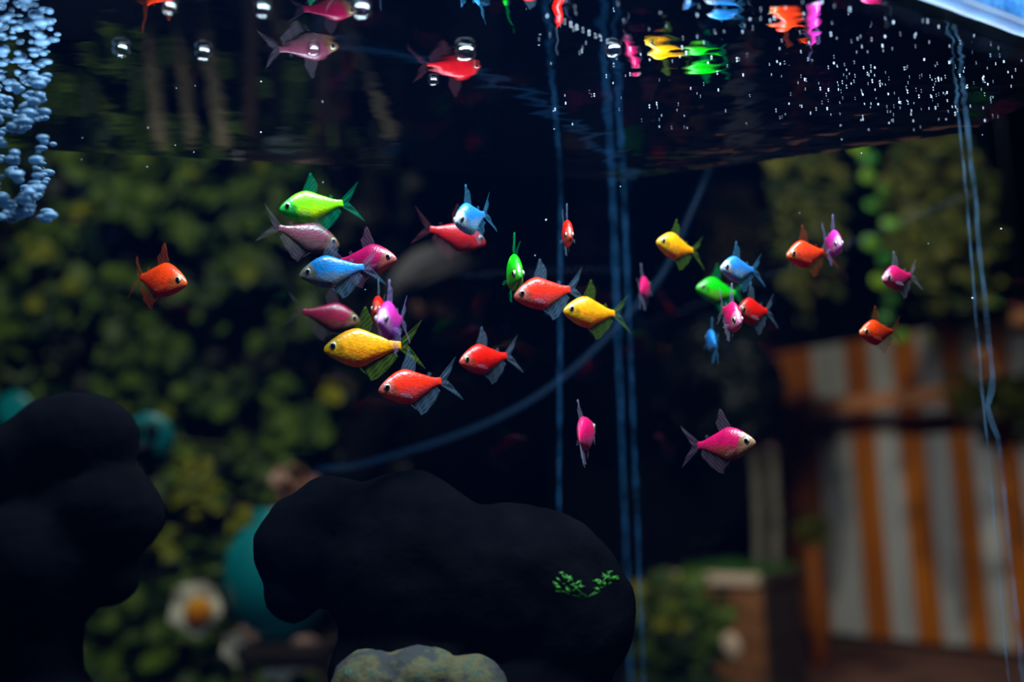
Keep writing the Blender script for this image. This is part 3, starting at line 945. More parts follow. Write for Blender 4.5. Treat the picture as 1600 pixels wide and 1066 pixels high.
# ------------------------------------------------------------------ leafy wall on the left
def leaf_mesh(name, w_=0.42, fold=0.12, tipdrop=0.15):
    vs = [(0, 0, 0), (w_ * .8, fold, .25), (w_, fold, .5), (w_ * .55, fold * .6, .8), (0, -tipdrop * .3, 1.05), (-w_ * .55, fold * .6, .8), (-w_, fold, .5), (-w_ * .8, fold, .25), (0, -0.02, .5)]
    fs = [(0, 1, 8), (1, 2, 8), (2, 3, 8), (3, 4, 8), (4, 5, 8), (5, 6, 8), (6, 7, 8), (7, 0, 8)]
    k = len(vs)
    vs2 = vs + [(x, y + 0.03, z) for x, y, z in vs]
    fs2 = fs + [tuple(reversed([v + k for v in f])) for f in fs] + [(i, (i + 1) % 8, (i + 1) % 8 + k, i + k) for i in range(8)]
    return mesh(name, vs2, fs2)
LEAF = leaf_mesh('leaf')
def leaf_frame(p, size, rnd, face=(0, -1, 0.35), spread=0.9):
    n = (Vector(face) + Vector((rnd.gauss(0, 1), rnd.gauss(0, 1), rnd.gauss(0, 1))) * spread * 0.5).normalized()
    d = Vector((rnd.gauss(0, .7), rnd.gauss(0, .2), -0.8 + rnd.gauss(0, .5)))
    d = (d - n * d.dot(n)).normalized()
    x = d.cross(n) * -1
    mt = Matrix.Identity(4)
    for i in range(3):
        mt[i][0], mt[i][1], mt[i][2] = x[i] * size, -n[i] * size, d[i] * size
    return Matrix.Translation(p) @ mt
def leaf_cloud(name, frames, mat, parent=None):
    vs, fs = [], []
    base = [v.co.copy() for v in LEAF.vertices][:9]
    fc = [(0, 1, 8), (1, 2, 8), (2, 3, 8), (3, 4, 8), (4, 5, 8), (5, 6, 8), (6, 7, 8), (7, 0, 8)]
    for f in frames:
        k = len(vs)
        vs += [tuple(f @ v) for v in base]
        fs += [tuple(i + k for i in q) for q in fc]
    o = mobj(name, mesh(name, vs, fs), mat, parent)
    return o
GY = 3.1
garden = empty('leafy_garden_wall', (at(300, 900, GY).x, GY + 0.15, 0), 'tall wall of dark green leaves filling the space behind the tank', 'hedge')
gl_ = garden.location
x0_, x1_ = at(-60, 533, GY).x, at(640, 533, GY).x
box('support', (x0_ - gl_.x - .5, 0.12, 0.0), (x1_ - gl_.x - 0.10, 0.18, 2.75), M['soil'], garden)
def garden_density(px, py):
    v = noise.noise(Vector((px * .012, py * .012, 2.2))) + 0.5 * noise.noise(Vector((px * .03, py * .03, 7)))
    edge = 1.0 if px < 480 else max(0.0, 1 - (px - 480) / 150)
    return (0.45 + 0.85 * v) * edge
rnd = random.Random(12)
frames = {'leaf': [], 'leaf_dark': [], 'leaf_yellow': []}
tries = 0
while sum(len(v) for v in frames.values()) < 3600 and tries < 60000:
    tries += 1
    px, py = rnd.uniform(-60, 640), rnd.uniform(120, 1400)
    dn = garden_density(px, py)
    layer = rnd.random()
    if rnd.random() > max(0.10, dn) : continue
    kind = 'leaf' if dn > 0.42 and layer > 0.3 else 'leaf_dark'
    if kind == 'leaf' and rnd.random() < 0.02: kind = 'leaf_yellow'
    p = at(px, py, GY + rnd.uniform(-0.05, 0.12) + (0.1 if kind == 'leaf_dark' else 0))
    if p.z < 0.05: continue
    frames[kind].append((leaf_frame(p, rnd.uniform(.06, .115), rnd), p.y))
inv = Matrix.Translation(-gl_)
# yellow flowering clump
for k in range(46):
    px, py = rnd.gauss(312, 26), rnd.gauss(755, 22)
    frames['leaf_yellow'].append((leaf_frame(at(px, py, GY - 0.12), .034, rnd), 0))
for (cx_, cy_, s_) in ((62, 385, 10), (255, 845, 8), (385, 805, 10), (128, 325, 6)):
    for k in range(7):
        frames['leaf_yellow'].append((leaf_frame(at(rnd.gauss(cx_, s_), rnd.gauss(cy_, s_), GY - 0.14), .045, rnd), 0))
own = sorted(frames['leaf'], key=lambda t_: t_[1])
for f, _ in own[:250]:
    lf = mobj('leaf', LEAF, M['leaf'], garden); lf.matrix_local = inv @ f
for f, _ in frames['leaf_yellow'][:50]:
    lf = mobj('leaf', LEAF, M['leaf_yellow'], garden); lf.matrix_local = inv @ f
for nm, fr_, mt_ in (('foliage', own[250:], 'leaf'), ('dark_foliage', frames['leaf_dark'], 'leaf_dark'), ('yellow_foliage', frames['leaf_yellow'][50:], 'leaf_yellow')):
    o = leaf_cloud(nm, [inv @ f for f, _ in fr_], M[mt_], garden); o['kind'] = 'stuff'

# teal ornaments on the leafy wall
def face_disc(label, px, py, y, r_, face=True):
    c = at(px, py, y)
    e = empty('face_ornament' if face else 'teal_ball', c, label, 'ornament', 'teal ornaments in the leaves')
    prof_ = [(0.0001, -0.20 * r_), (0.5 * r_, -0.19 * r_), (0.8 * r_, -0.14 * r_), (0.95 * r_, -0.06 * r_), (r_, 0.0), (0.95 * r_, 0.06 * r_), (0.8 * r_, 0.10 * r_), (0.0001, 0.10 * r_)]
    me = lathe_mesh('disc', [(a, -b) for a, b in prof_], 36)
    o = mobj('disc', me, M['teal'], e); o.rotation_euler = (R(90), 0, 0)
    mobj('hanger', tube_mesh('hanger', [(0, 0.004, 0), (0, GY + 0.24 - y, 0.02)], 0.006, 6), M['stem'], e)
    if face:
        for s in (-1, 1):
            mobj('eye', sphere_mesh('eye_spot', 0.27 * r_, 1, 0.5, 1.25), M['black'], e).location = (0.30 * r_ * s - 0.12 * r_, -0.20 * r_, 0.30 * r_)
        pts = [Vector((math.sin(a) * 0.42 * r_ - .12 * r_, -0.19 * r_, -0.05 * r_ - math.cos(a) * 0.34 * r_)) for a in [R(-60 + 12 * i) for i in range(11)]]
        mobj('mouth', tube_mesh('mouth', pts, 0.19 * r_, 6), M['black'], e)
    return e
face_disc('teal smiling face disc peeking out beside the black rock', 232, 686, 2.0, .052)
face_disc('plain teal ball at the edge of the picture above the black rock', 22, 640, 2.75, .050, False)
# teal vase
vy = 2.5
vc = at(432, 900, vy)
vase = empty('teal_vase', (vc.x, vc.y, vc.z - 0.15), 'round teal glazed vase half hidden by the black rock', 'vase')
mobj('body', lathe_mesh('body', [(0.0001, 0), (0.06, 0.0), (0.075, 0.01), (0.115, 0.07), (0.132, 0.14), (0.12, 0.21), (0.08, 0.265), (0.05, 0.285), (0.056, 0.31), (0.05, 0.312), (0.042, 0.285), (0.0001, 0.27)]), M['teal'], vase)
# shelf that carries it
sh = empty('plant_shelf', (vc.x, vc.y, 0), 'dark plant stand under the teal vase', 'stand')
zt = vc.z - 0.15
box('shelf_board', (-0.06, -0.14, zt - 0.03), (0.16, 0.18, zt - 0.001), M['cabinet'], sh)
for sx in (-0.04, 0.14):
    for sy in (-0.11, 0.15):
        box('leg', (sx - .015, sy - .015, 0), (sx + .015, sy + .015, zt - 0.03), M['wood_dark'], sh)

# white flowers
def flower(label, px, py, y, r_, petals, pm, heart=True, tilt=0.0, group='pale flowers among the leaves'):
    c = at(px, py, y)
    e = empty('white_flower', c, label, 'flower', group)
    for k in range(petals):
        a = 2 * math.pi * k / petals + tilt
        vs, fs = [], []
        nu, nv = 6, 6
        for i in range(nu + 1):
            t_ = i / nu
            wd_ = r_ * 0.62 * math.sin(math.pi * min(1, 0.12 + 0.80 * t_)) ** 0.7
            for j in range(nv + 1):
                s = -1 + 2 * j / nv
                vs.append((s * wd_, -0.16 * r_ * t_ * t_ + 0.10 * r_ * s * s, 0.12 * r_ + r_ * 0.9 * t_ - 0.10 * r_ * s * s))
        for i in range(nu):
            for j in range(nv):
                q = i * (nv + 1) + j; fs.append((q, q + 1, q + nv + 2, q + nv + 1))
        kk = len(vs)
        vs = vs + [(x, yy + 0.03 * r_, z) for x, yy, z in vs]; fs = fs + [tuple(reversed([v + kk for v in f])) for f in fs]
        pt = mobj('petal', mesh('petal', vs, fs), pm, e); pt.rotation_euler = (0, a, 0)
    if heart: mobj('flower_heart', sphere_mesh('flower_heart', 0.52 * r_, 1, 0.5, 1), M['pollen'], e).location = (0.14 * r_, -0.16 * r_, -0.14 * r_)
    mobj('stem', tube_mesh('stem', spline([(0, 0.05 * r_, 0), (0.02, 0.25, -0.1), (0.0, GY + 0.02 - y, -0.12)], 8), 0.006, 6), M['stem'], e)
    return e
flower('large white flower with yellow heart low in the leaves', 306, 950, 2.45, .066, 5, M['petal'], True, 0.5)
flower('smaller white blossom below the large white flower', 373, 1012, 2.45, .040, 6, M['petal'], False, 0.2)
flower('pinkish blossom beside the foot of the teal vase', 397, 976, 2.42, .034, 6, M['pinkpetal'], False, 0.1)
flower('pale blossom at the lower edge, left of two next to the mossy stone', 437, 1038, 2.42, .044, 6, M['petal'], False, 0.9)
flower('pale blossom closest to the mossy stone', 478, 1022, 2.42, .044, 6, M['pinkpetal'], False, 0.4)
flower('cream bud high on the black rock edge', 437, 746, 2.5, .026, 3, M['pinkpetal'], False, 2.2)

# ------------------------------------------------------------------ person with cap
def person():
    PY = 2.25
    head = at(690, 470, PY)
    e = empty('person', (at(760, 900, PY).x, PY + .08, 0), 'person in dark clothes and a grey cap standing behind the tank', 'person')
    o = e.location
    pel = Vector((0.02, 0.06, 0.86)); 
    hd = head - o
    neck = hd + Vector((0.05, 0.05, -0.15))
    chest = neck + Vector((0.03, 0.03, -0.18))
    shl = neck + Vector((-0.19, 0.03, -0.07)); shr = neck + Vector((0.20, 0.03, -0.07))
    hl = at(490, 770, PY - .12) - o; hr = at(1052, 652, PY - .12) - o
    ell = shl.lerp(hl, 0.5) + Vector((0.0, 0.06, -0.09)); elr = shr.lerp(hr, 0.5) + Vector((0.0, 0.05, -0.11))
    J = [(pel, .15, .11), (pel.lerp(chest, .5), .145, .105), (chest, .17, .115), (neck, .06, .06),          # 0-3
         (shl, .075, .07), (ell, .055, .055), (hl, .042, .042),                                             # 4-6
         (shr, .075, .07), (elr, .055, .055), (hr, .042, .042),                                             # 7-9
         (pel + Vector((-.09, 0, -.06)), .095, .10), (Vector((-.11, 0.02, .47)), .065, .07), (Vector((-.12, .07, .08)), .045, .05), (Vector((-.13, -.08, .04)), .045, .035),   # 10-13
         (pel + Vector((.09, 0, -.06)), .095, .10), (Vector((.13, 0.02, .47)), .065, .07), (Vector((.15, .07, .08)), .045, .05), (Vector((.16, -.08, .04)), .045, .035)]        # 14-17
    E = [(0, 1), (1, 2), (2, 3), (2, 4), (4, 5), (5, 6), (2, 7), (7, 8), (8, 9), (0, 10), (10, 11), (11, 12), (12, 13), (0, 14), (14, 15), (15, 16), (16, 17)]
    me = bpy.data.meshes.new('body')
    me.from_pydata([tuple(j[0]) for j in J], E, [])
    b = bpy.data.objects.new('body', me); C.objects.link(b)
    sk = b.modifiers.new('skin', 'SKIN'); sk.use_smooth_shade = True
    for i, j in enumerate(J):
        me.skin_vertices[0].data[i].radius = (j[1], j[2])
    me.skin_vertices[0].data[0].use_root = True
    ss = b.modifiers.new('sub', 'SUBSURF'); ss.levels = ss.render_levels = 2
    dg = bpy.context.evaluated_depsgraph_get()
    m2 = bpy.data.meshes.new_from_object(b.evaluated_get(dg)); bpy.data.objects.remove(b)
    m2.materials.clear()
    mobj('body', m2, M['coat'], e)
    # head: skull, jaw, nose
    tilt = Matrix.Translation(hd) @ Matrix.Rotation(R(-24), 4, 'Y') @ Matrix.Rotation(R(48), 4, 'Z')
    bm = bmesh.new()
    bmesh.ops.create_icosphere(bm, subdivisions=4, radius=1, matrix=Matrix.Diagonal((.074, .092, .112, 1)))
    for v in bm.verts:                      # face looks along -y
        x, y, z = v.co
        if z < 0: v.co.x *= 1 + z * 2.2; v.co.y = y * (1 + z * 1.4) - 0.012 * (-z / .112)
        if y < -0.05 and abs(x) < 0.018 and -0.045 < z < 0.02: v.co.y -= 0.020 * (1 - abs(x) / .018) * (1 - abs(z + .028) / .05 if abs(z + .028) < .05 else 0)
        if y < -0.05 and abs(abs(x) - .032) < .016 and abs(z - .008) < .014: v.co.y += .008
        if y < -0.05 and abs(x) < .026 and abs(z + .062) < .006: v.co.y += .005
    hm = bm_mesh('head', bm); hm.transform(tilt)
    mobj('head', hm, M['skin'], e)
    for s in (-1, 1):
        q = sphere_mesh('ear', .028, .35, .7, 1.1); q.transform(tilt @ Matrix.Translation((.073 * s, .008, -.005))); mobj('ear', q, M['skin'], e)
        q = sphere_mesh('eye', .011); q.transform(tilt @ Matrix.Translation((.032 * s, -.076, .008))); mobj('eye', q, M['black'], e)
    bm = bmesh.new(); bmesh.ops.create_icosphere(bm, subdivisions=4, radius=1, matrix=Matrix.Translation((0, .014, .014)) @ Matrix.Diagonal((.080, .094, .108, 1)))
    dl = [v for v in bm.verts if v.co.y < -.030 and v.co.z < .05 or v.co.z < -.07]
    bmesh.ops.delete(bm, geom=dl, context='VERTS')
    q = bm_mesh('hair', bm); q.transform(tilt); mobj('hair', q, M['hair'], e)
    # cap: soft crown and visor
    bm = bmesh.new(); bmesh.ops.create_icosphere(bm, subdivisions=4, radius=1, matrix=Matrix.Translation((0, .004, .045)) @ Matrix.Diagonal((.094, .112, .085, 1)))
    for v in bm.verts:
        if v.co.z < .045: v.co.z = .045 - (.045 - v.co.z) * .15
    q = bm_mesh('cap_crown', bm); q.transform(tilt); mobj('cap_crown', q, M['cap'], e)
    vs, fs = [], []
    n = 20
    for i in range(n + 1):
        a = R(-200 + 220 * i / n) if False else R(180 + 180 * i / n)
        cx, cy = math.cos(a), math.sin(a)
        vs.append((cx * .088, cy * .098, .042)); vs.append((cx * .092, cy * (.098 + .075 * abs(cy)), .042 - .030 * abs(cy)))
    k = len(vs)
    vs = vs + [(x, y, z + .006) for x, y, z in vs]
    for i in range(n):
        fs.append((2 * i, 2 * i + 1, 2 * i + 3, 2 * i + 2)); fs.append((2 * i + k, 2 * i + 2 + k, 2 * i + 3 + k, 2 * i + 1 + k)); fs.append((2 * i + 1, 2 * i + 1 + k, 2 * i + 3 + k, 2 * i + 3))
    q = mesh('cap_visor', vs, fs); q.transform(tilt); mobj('cap_visor', q, M['cap'], e)
    # hands: palm and five fingers
    for side, hp_, el in ((-1, hl, ell), (1, hr, elr)):
        d = (hp_ - el).normalized()
        yv = Vector((0, 0, 1)); yv = (yv - d * yv.dot(d)).normalized(); zv = d.cross(yv)
        pts = [hp_, hp_ + d * .04, hp_ + d * .085]
        J2 = [(pts[0], .030), (pts[1], .034), (pts[2], .032)]; E2 = [(0, 1), (1, 2)]
        for k in range(4):
            off = (-.030 + .020 * k)
            L = (.062, .074, .068, .052)[k]
            p1 = pts[2] + yv * off + d * .01; p2 = p1 + d * L * .5 + zv * side * .006; p3 = p1 + d * L * .9 + zv * side * .026
            i0 = len(J2); J2 += [(p1, .011), (p2, .0095), (p3, .008)]; E2 += [(2, i0), (i0, i0 + 1), (i0 + 1, i0 + 2)]
        t1 = pts[0] + d * .03 + yv * .032; t2 = t1 + d * .03 + yv * .022; t3 = t2 + d * .028 + yv * .006
        i0 = len(J2); J2 += [(t1, .013), (t2, .011), (t3, .009)]; E2 += [(0, i0), (i0, i0 + 1), (i0 + 1, i0 + 2)]
        me = bpy.data.meshes.new('hand'); me.from_pydata([tuple(j[0]) for j in J2], E2, [])
        b = bpy.data.objects.new('hand', me); C.objects.link(b)
        sk = b.modifiers.new('skin', 'SKIN'); sk.use_smooth_shade = True
        for i, j in enumerate(J2): me.skin_vertices[0].data[i].radius = (j[1], j[1])
        me.skin_vertices[0].data[0].use_root = True
        ss = b.modifiers.new('sub', 'SUBSURF'); ss.levels = ss.render_levels = 1
        dg = bpy.context.evaluated_depsgraph_get()
        m2 = bpy.data.meshes.new_from_object(b.evaluated_get(dg)); bpy.data.objects.remove(b); m2.materials.clear()
        mobj('hand', m2, M['skin'], e)
    return e
person()

# ------------------------------------------------------------------ hanging ferns, garland
def hanging_plant(label, px, ytop, ybot, halfw, y, mat, n, seed, lean=0.0, strands=12):
    rnd = random.Random(seed)
    top = at(px, ytop, y); k = y / FPX
    e = empty('hanging_fern', top, label, 'fern', 'ferns hanging from the ceiling')
    mobj('cord', tube_mesh('cord', [(0, 0, 0), (0, 0, 3.39 - top.z)], .004, 5), M['lamp_black'], e)
    mobj('pot', lathe_mesh('pot', [(0.0001, -.06), (.05, -.06), (.075, .02), (.080, .03), (.072, .03), (.0001, .015)], 20), M['wood_dark'], e).location = (0, 0, -0.02)
    fr_ = []
    for s in range(strands):
        a = rnd.uniform(-1, 1); dep = rnd.uniform(-.12, .12)
        w_ = halfw * k
        ln = (ybot - ytop) * k * rnd.uniform(.55, 1.0) * (1 - .25 * abs(a))
        pts = spline([(0, 0, 0.0), (a * w_ * .6, dep * .6, -.03), (a * w_, dep, -.25 * ln), (a * w_ * .95 + lean * ln * .5, dep, -.6 * ln), (a * w_ * .8 + lean * ln, dep * .8, -ln)], 16)
        mobj('stem', tube_mesh('stem', pts, .004, 4), M['stem'], e)
        for p in pts[2:]:
            for q in range(n):
                pp = p + Vector((rnd.gauss(0, .02), rnd.gauss(0, .02), rnd.gauss(0, .03)))
                fr_.append(leaf_frame(pp, rnd.uniform(.045, .085), rnd, (0, -1, .5)))
    for f in fr_[:60]:
        lf = mobj('leaf', LEAF, mat, e); lf.matrix_local = f
    o = leaf_cloud('fern_leaves', fr_[60:], mat, e); o['kind'] = 'stuff'
    return e
hanging_plant('olive hanging fern behind the orange tetra with long tail', 1250, 225, 520, 52, 4.2, M['leaf_olive'], 2, 21)
hanging_plant('longest hanging fern, with brownish top, next to the tank edge seam', 1440, 212, 575, 58, 4.2, M['leaf_olive'], 2, 22, 0.05)
hanging_plant('narrow fern trailing close along the tank edge seam', 1512, 262, 470, 26, 4.4, M['leaf_olive'], 2, 24, 0.05, 7)
hanging_plant('dim small hanging fern above the silvery blue tetra', 1135, 305, 490, 42, 5.8, M['leaf_olive_shaded'], 2, 23)

hanging_plant('dim broad fern in the dark beyond the small head-on red tetra', 875, 262, 450, 46, 5.2, M['leaf_olive_shaded'], 2, 25)
gy = 3.4
gpts = [(1340, 230), (1357, 247), (1355, 276), (1381, 301), (1362, 321), (1391, 350), (1361, 380), (1384, 405), (1375, 440), (1392, 470), (1381, 497), (1408, 527)]
gp = [at(x, y, gy) for x, y in gpts]
gar = empty('leaf_garland', gp[0], 'string of round green leaves hanging between the two ferns', 'garland')
line = spline([(gp[0] + Vector((0, 0, 3.39 - gp[0].z)))] + gp, 60)
mobj('string', tube_mesh('string', [p - gp[0] for p in line], .002, 5), M['stem'], gar)
bm = bmesh.new(); bmesh.ops.create_uvsphere(bm, u_segments=16, v_segments=8, radius=1); bmesh.ops.scale(bm, vec=(1, .22, .85), verts=bm.verts)
RL = bm_mesh('round_leaf', bm)
for i, p in enumerate(gp):
    lf = mobj('leaf', RL, M['leaf_round'], gar); lf.location = p - gp[0]
    s = .034 * random.uniform(.7, 1.15); lf.scale = (s, s, s); lf.rotation_euler = (random.uniform(-.4, .4), random.uniform(-.4, .4), random.uniform(-.5, .5))

# ------------------------------------------------------------------ planter box with tree
py_ = 5.0
fc = floor_pt(1165, 1112)
yaw = math.atan2(fc.x, fc.y)
pl = empty('planter_box', fc + Vector((0.06, 0.22, 0)), 'brown wooden planter box with cream rim, grass on top', 'planter')
pl.rotation_euler.z = -yaw - R(28)
ztop = at(1165, 897, fc.y).z
PW, PD = 0.215, 0.20
box('box', (-PW, -PD, 0.0), (PW, PD, ztop - 0.05), M['wood'], pl, 0.006)
for i in range(4):
    z0 = 0.04 + i * (ztop - 0.10) / 4
    box('board', (-PW - .012, -PD - .016, z0), (PW + .006, -PD, z0 + (ztop - .10) / 4 - .01), M['wood'], pl, 0.004)
    box('board', (PW, -PD - .004, z0), (PW + .016, PD, z0 + (ztop - .10) / 4 - .01), M['wood_dark'], pl, 0.004)  # side boards darker than the front: shade put into the colour
box('rim', (-PW - .03, -PD - .035, ztop - .05), (PW + .0, -PD + .02, ztop), M['cream'], pl, 0.006)
box('rim', (PW - .02, -PD + .02, ztop - .05), (PW + .03, PD + .03, ztop), M['wood_dark'], pl, 0.006)  # side rim in the same shaded colour instead of cream
box('soil', (-PW, -PD, ztop - .06), (PW, PD, ztop - .015), M['soil'], pl)
kn = mobj('medallion', lathe_mesh('medallion', [(.0001, .02), (.05, .018), (.065, .008), (.068, 0)], 28), M['cream'], pl)
kn.rotation_euler = (R(90), 0, 0); kn.location = (0.03, -PD - .016, ztop - .34)
rnd = random.Random(31)
bl = []
gv, gf = [], []
for k in range(900):
    x, y = rnd.uniform(-PW, PW), rnd.uniform(-PD, PD)
    h = rnd.uniform(.03, .08); a = rnd.uniform(0, 6.28); b_ = .006
    q = len(gv)
    gv += [(x - b_ * math.cos(a), y - b_ * math.sin(a), ztop - .02), (x + b_ * math.cos(a), y + b_ * math.sin(a), ztop - .02), (x + rnd.gauss(0, .02), y + rnd.gauss(0, .02), ztop - .02 + h)]
    gf.append((q, q + 1, q + 2))
g = mobj('grass', mesh('grass', gv, gf), M['grass'], pl); g['kind'] = 'stuff'

tc_ = pl.location
tree = empty('potted_tree', (tc_.x, tc_.y, ztop - .02), 'dark round-crowned tree with two pale trunks in the planter', 'tree')
o = tree.location
for pxt in (1180, 1207):
    a = at(pxt + 4, 872, tc_.y) - o; b = at(pxt - 2, 700, tc_.y) - o
    a.z = -.02
    mobj('trunk', tube_mesh('trunk', spline([a, a.lerp(b, .5) + Vector((.01, 0, 0)), b, b + Vector((-.02, .02, .2))], 14), .026, 8), M['bark'], tree)
rnd = random.Random(41)
fr_ = []
cc_ = at(1125, 600, tc_.y) - o
for k in range(2600):
    v = Vector((rnd.gauss(0, 1), rnd.gauss(0, 1), rnd.gauss(0, 1))).normalized() * rnd.uniform(.55, 1) ** .5
    p = cc_ + Vector((v.x * .31, v.y * .26, v.z * .36))
    fr_.append(leaf_frame(p, rnd.uniform(.05, .08), rnd, (v.x, v.y, v.z + .2)))
for f in fr_[:80]:
    lf = mobj('leaf', LEAF, M['leaf_dark'], tree); lf.matrix_local = f
cr = leaf_cloud('crown', fr_[80:], M['leaf_dark'], tree); cr['kind'] = 'stuff'

def shrub(name, label, px, py, y, w_, h_, n, mats, seed, leaf=(.05, .09)):
    """a leafy bush that stands on the floor or in a pot; px, py the middle of the leaf mass"""
    rnd = random.Random(seed)
    c = at(px, py, y)
    e = empty(name, (c.x, c.y, 0), label, 'shrub')
    for s in range(6):
        a = rnd.uniform(0, 6.28)
        mobj('stem', tube_mesh('stem', spline([(0, 0, 0), (math.cos(a) * w_ * .3, math.sin(a) * w_ * .3, c.z * .5), (math.cos(a) * w_ * .7, math.sin(a) * w_ * .5, c.z + rnd.uniform(-.3, .5) * h_)], 8), .006, 5), M['stem'], e)
    fr_ = {q: [] for q in range(len(mats))}
    for k in range(n):
        v = Vector([max(-1.05, min(1.05, rnd.gauss(0, q_))) for q_ in (.5, .4, .5)])
        p = Vector((v.x * w_, v.y * w_, c.z + v.z * h_))
        if p.z < .05: continue
        q = 1 if len(mats) > 1 and v.z > 0.25 and v.x < 0.3 and rnd.random() < .5 else 0
        fr_[q].append(leaf_frame(p, rnd.uniform(*leaf), rnd))
    for q, ms in enumerate(mats):
        for f in fr_[q][:40]:
            lf = mobj('leaf', LEAF, ms, e); lf.matrix_local = f
        oo = leaf_cloud('leaves', fr_[q][40:], ms, e); oo['kind'] = 'stuff'
    return e
shrub('yellow_topped_shrub', 'low green shrub with yellow-green tips beside the planter box', 1062, 985, 4.5, .16, .24, 700, (M['leaf'], M['leaf_yellow']), 51)
# yellow plant at the back corner of the planter, its pot on the floor behind
yp = empty('yellow_plant', (at(1266, 830, 5.9).x, 5.9, 0), 'small yellow-green plant on an ochre stake behind the planter', 'plant')
zy = at(1266, 830, 5.9).z
mobj('stake', tube_mesh('stake', [(0, 0, 0), (0, 0, zy)], [.05, .04], 10), M['orange_board'], yp)
rnd = random.Random(61)
for k in range(70):
    lf = mobj('leaf', LEAF, M['leaf_yellow'], yp); lf.matrix_local = leaf_frame(Vector((rnd.gauss(0, .05), rnd.gauss(0, .05), zy + rnd.gauss(.03, .04))), rnd.uniform(.04, .08), rnd)
# yellow-green creeper on the right end of the rail
cp = on_wall(1545, 608, 0.3)
crp = empty('creeper', cp, 'yellow-green creeper growing along the top of the striped wall end', 'creeper')
rnd = random.Random(62)
a_, b_ = on_wall(1492, 612, .28) - cp, on_wall(1640, 606, .28) - cp
mobj('stem', tube_mesh('stem', [a_, (a_ + b_) / 2 + Vector((0, 0, .03)), b_], .012, 6), M['stem'], crp)
for k in range(150):
    f_ = rnd.random(); p = a_.lerp(b_, f_) + Vector((rnd.gauss(0, .03), rnd.gauss(0, .03), rnd.gauss(0, .06)))
    lf = mobj('leaf', LEAF, M['leaf_olive'] if rnd.random() < .6 else M['leaf_yellow'], crp); lf.matrix_local = leaf_frame(p, rnd.uniform(.06, .11), rnd)
# hanging copper bulbs
for (px, py, r_, lab) in ((1536, 560, .040, 'dull copper ball, upper of two beside the tank edge seam'), (1546, 582, .046, 'dull copper ball, lower of two beside the tank edge seam'), (1598, 500, .048, 'brown ball cut by the picture edge')):
    c = at(px, py, 4.0 if r_ != .046 else 4.25)
    e = empty('hanging_ball', c, lab, 'ball', 'balls hanging by the ferns')
    mobj('ball', sphere_mesh('ball', r_, 1, 1, 1, 20, 12), M['wood'], e)
    mobj('cord', tube_mesh('cord', [(0, 0, r_ * .9), (0, 0, 3.39 - c.z)], .003, 5), M['lamp_black'], e)

# ------------------------------------------------------------------ things low behind the tank, seen mirrored in the surface
def mirrored(px, py, y):
    """point at forward distance y whose mirror image in the water surface lies at this pixel"""
    p = at(px, py, y)
    return Vector((p.x, p.y, 2 * TOPW - p.z))
def pole(label, a, b, y, r_, mat='branch'):
    p, q = mirrored(*a, y), mirrored(*b, y); r_ *= 0.75
    d = (p - q).normalized()
    foot = p + d * ((p.z - 0.0) / -d.z) if d.z < 0 else p
    e = empty('wooden_pole', foot, label, 'pole', 'poles standing on the floor behind the tank')
    mobj('shaft', tube_mesh('shaft', [Vector((0, 0, 0)), q - foot], [r_ * 1.1, r_], 10), M[mat], e)
    mobj('foot_cap', tube_mesh('foot_cap', [Vector((0, 0, 0.0)), (q - foot) * .06], r_ * 1.3, 10), M['lamp_black'], e)
    return e
pole('pale wooden pole mirrored in the water surface, thinnest of three', (228, 20), (252, 228), 2.85, .025)
pole('pale wooden pole mirrored in the water surface, middle of three', (275, 20), (300, 220), 2.85, .019)
pole('pale wooden pole mirrored in the water surface, brightest of three', (318, 20), (350, 228), 2.85, .028)
pole('slanting pale pole mirrored at the top of the picture', (405, -10), (510, 140), 2.65, .020)
pole('thin upright pole mirrored under the small air bubble', (515, 0), (512, 225), 2.85, .015)
pole('long slanting pole mirrored behind the round air bubble', (520, -10), (615, 215), 2.65, .019)
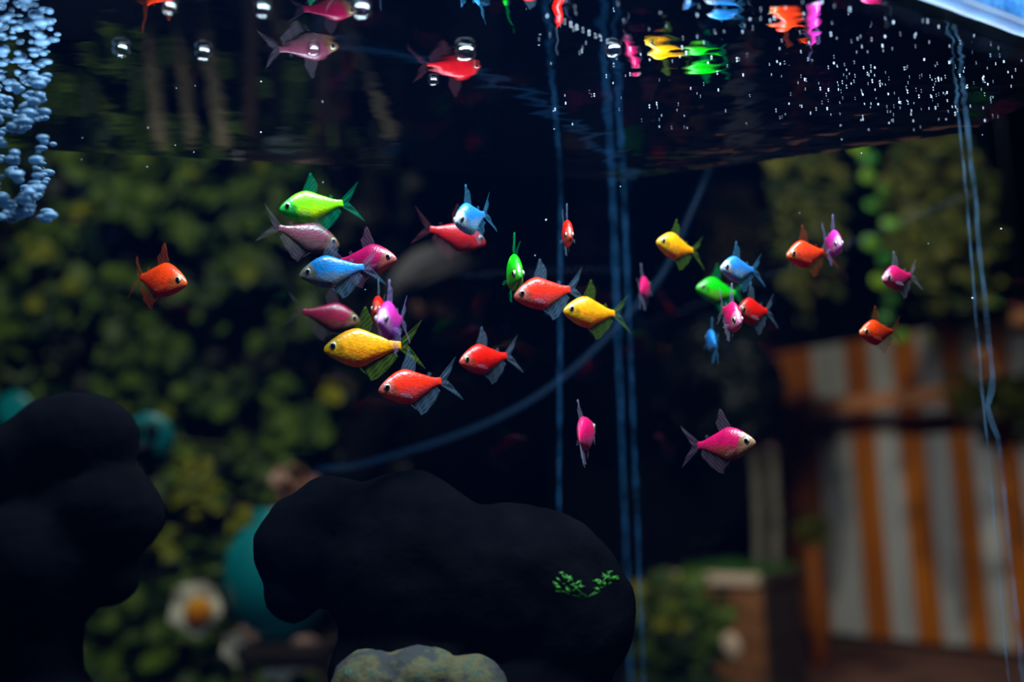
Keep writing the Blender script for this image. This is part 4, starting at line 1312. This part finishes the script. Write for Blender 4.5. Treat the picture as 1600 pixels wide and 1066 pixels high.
pole('dark red pole mirrored beside the seam', (1046, 60), (1060, 232), 3.2, .034, 'redwood')
pole('dark red pole mirrored above the hanging fern', (1240, 40), (1256, 225), 3.3, .036, 'redwood')

pole('broad grey post mirrored above the dim small fern', (1178, -10), (1156, 232), 3.25, .060, 'stone_grey')

# ------------------------------------------------------------------ unseen spotlights added to brighten plants, flowers, planter and board wall
def spot(label, loc, target, power, col, size=70, blend=0.8):
    e = empty('added_spotlight', loc, label, 'lamp', 'added ceiling spotlights')
    d = (Vector(target) - Vector(loc)).normalized()
    q = d.to_track_quat('-Z', 'Y')
    can = mobj('housing', lathe_mesh('housing', [(.0001, .14), (.04, .14), (.055, .12), (.06, 0.0), (.056, 0.0), (.05, .11), (.0001, .115)], 20), M['lamp_black'], e)
    can.rotation_mode = 'QUATERNION'; can.rotation_quaternion = q
    mobj('rod', tube_mesh('rod', [(0, 0, .08), (0, 0, 3.4 - loc[2])], .01, 8), M['lamp_black'], e)
    l = bpy.data.lights.new('fill_bulb', 'SPOT'); l.energy = power; l.color = col; l.spot_size = R(size); l.spot_blend = blend; l.shadow_soft_size = 0.05
    b = bpy.data.objects.new('fill_bulb', l); C.objects.link(b); b.parent = e
    b.rotation_mode = 'QUATERNION'; b.rotation_quaternion = q
    return e
spot('added out-of-view ceiling spotlight aimed at the leafy wall', (-0.9, 1.3, 2.95), at(260, 640, GY), 95, (1.0, 0.95, 0.72), 75)
spot('added out-of-view ceiling spotlight aimed at the flowers', (-0.3, 1.6, 2.95), at(340, 900, 2.6), 45, (1.0, 0.93, 0.8), 45)
spot('added out-of-view ceiling spotlight aimed at the striped wall', (0.6, 4.2, 3.2), on_wall(1580, 1010), 108, (1.0, 0.98, 0.95), 50, 1.0)
spot('added out-of-view ceiling spotlight aimed at the ferns', (0.9, 2.2, 3.2), at(1360, 430, 4.2), 180, (1.0, 0.93, 0.76), 66)
spot('added out-of-view ceiling spotlight aimed at the planter box', (0.2, 3.4, 3.2), at(1150, 950, 5.0), 130, (1.0, 0.92, 0.8), 36)
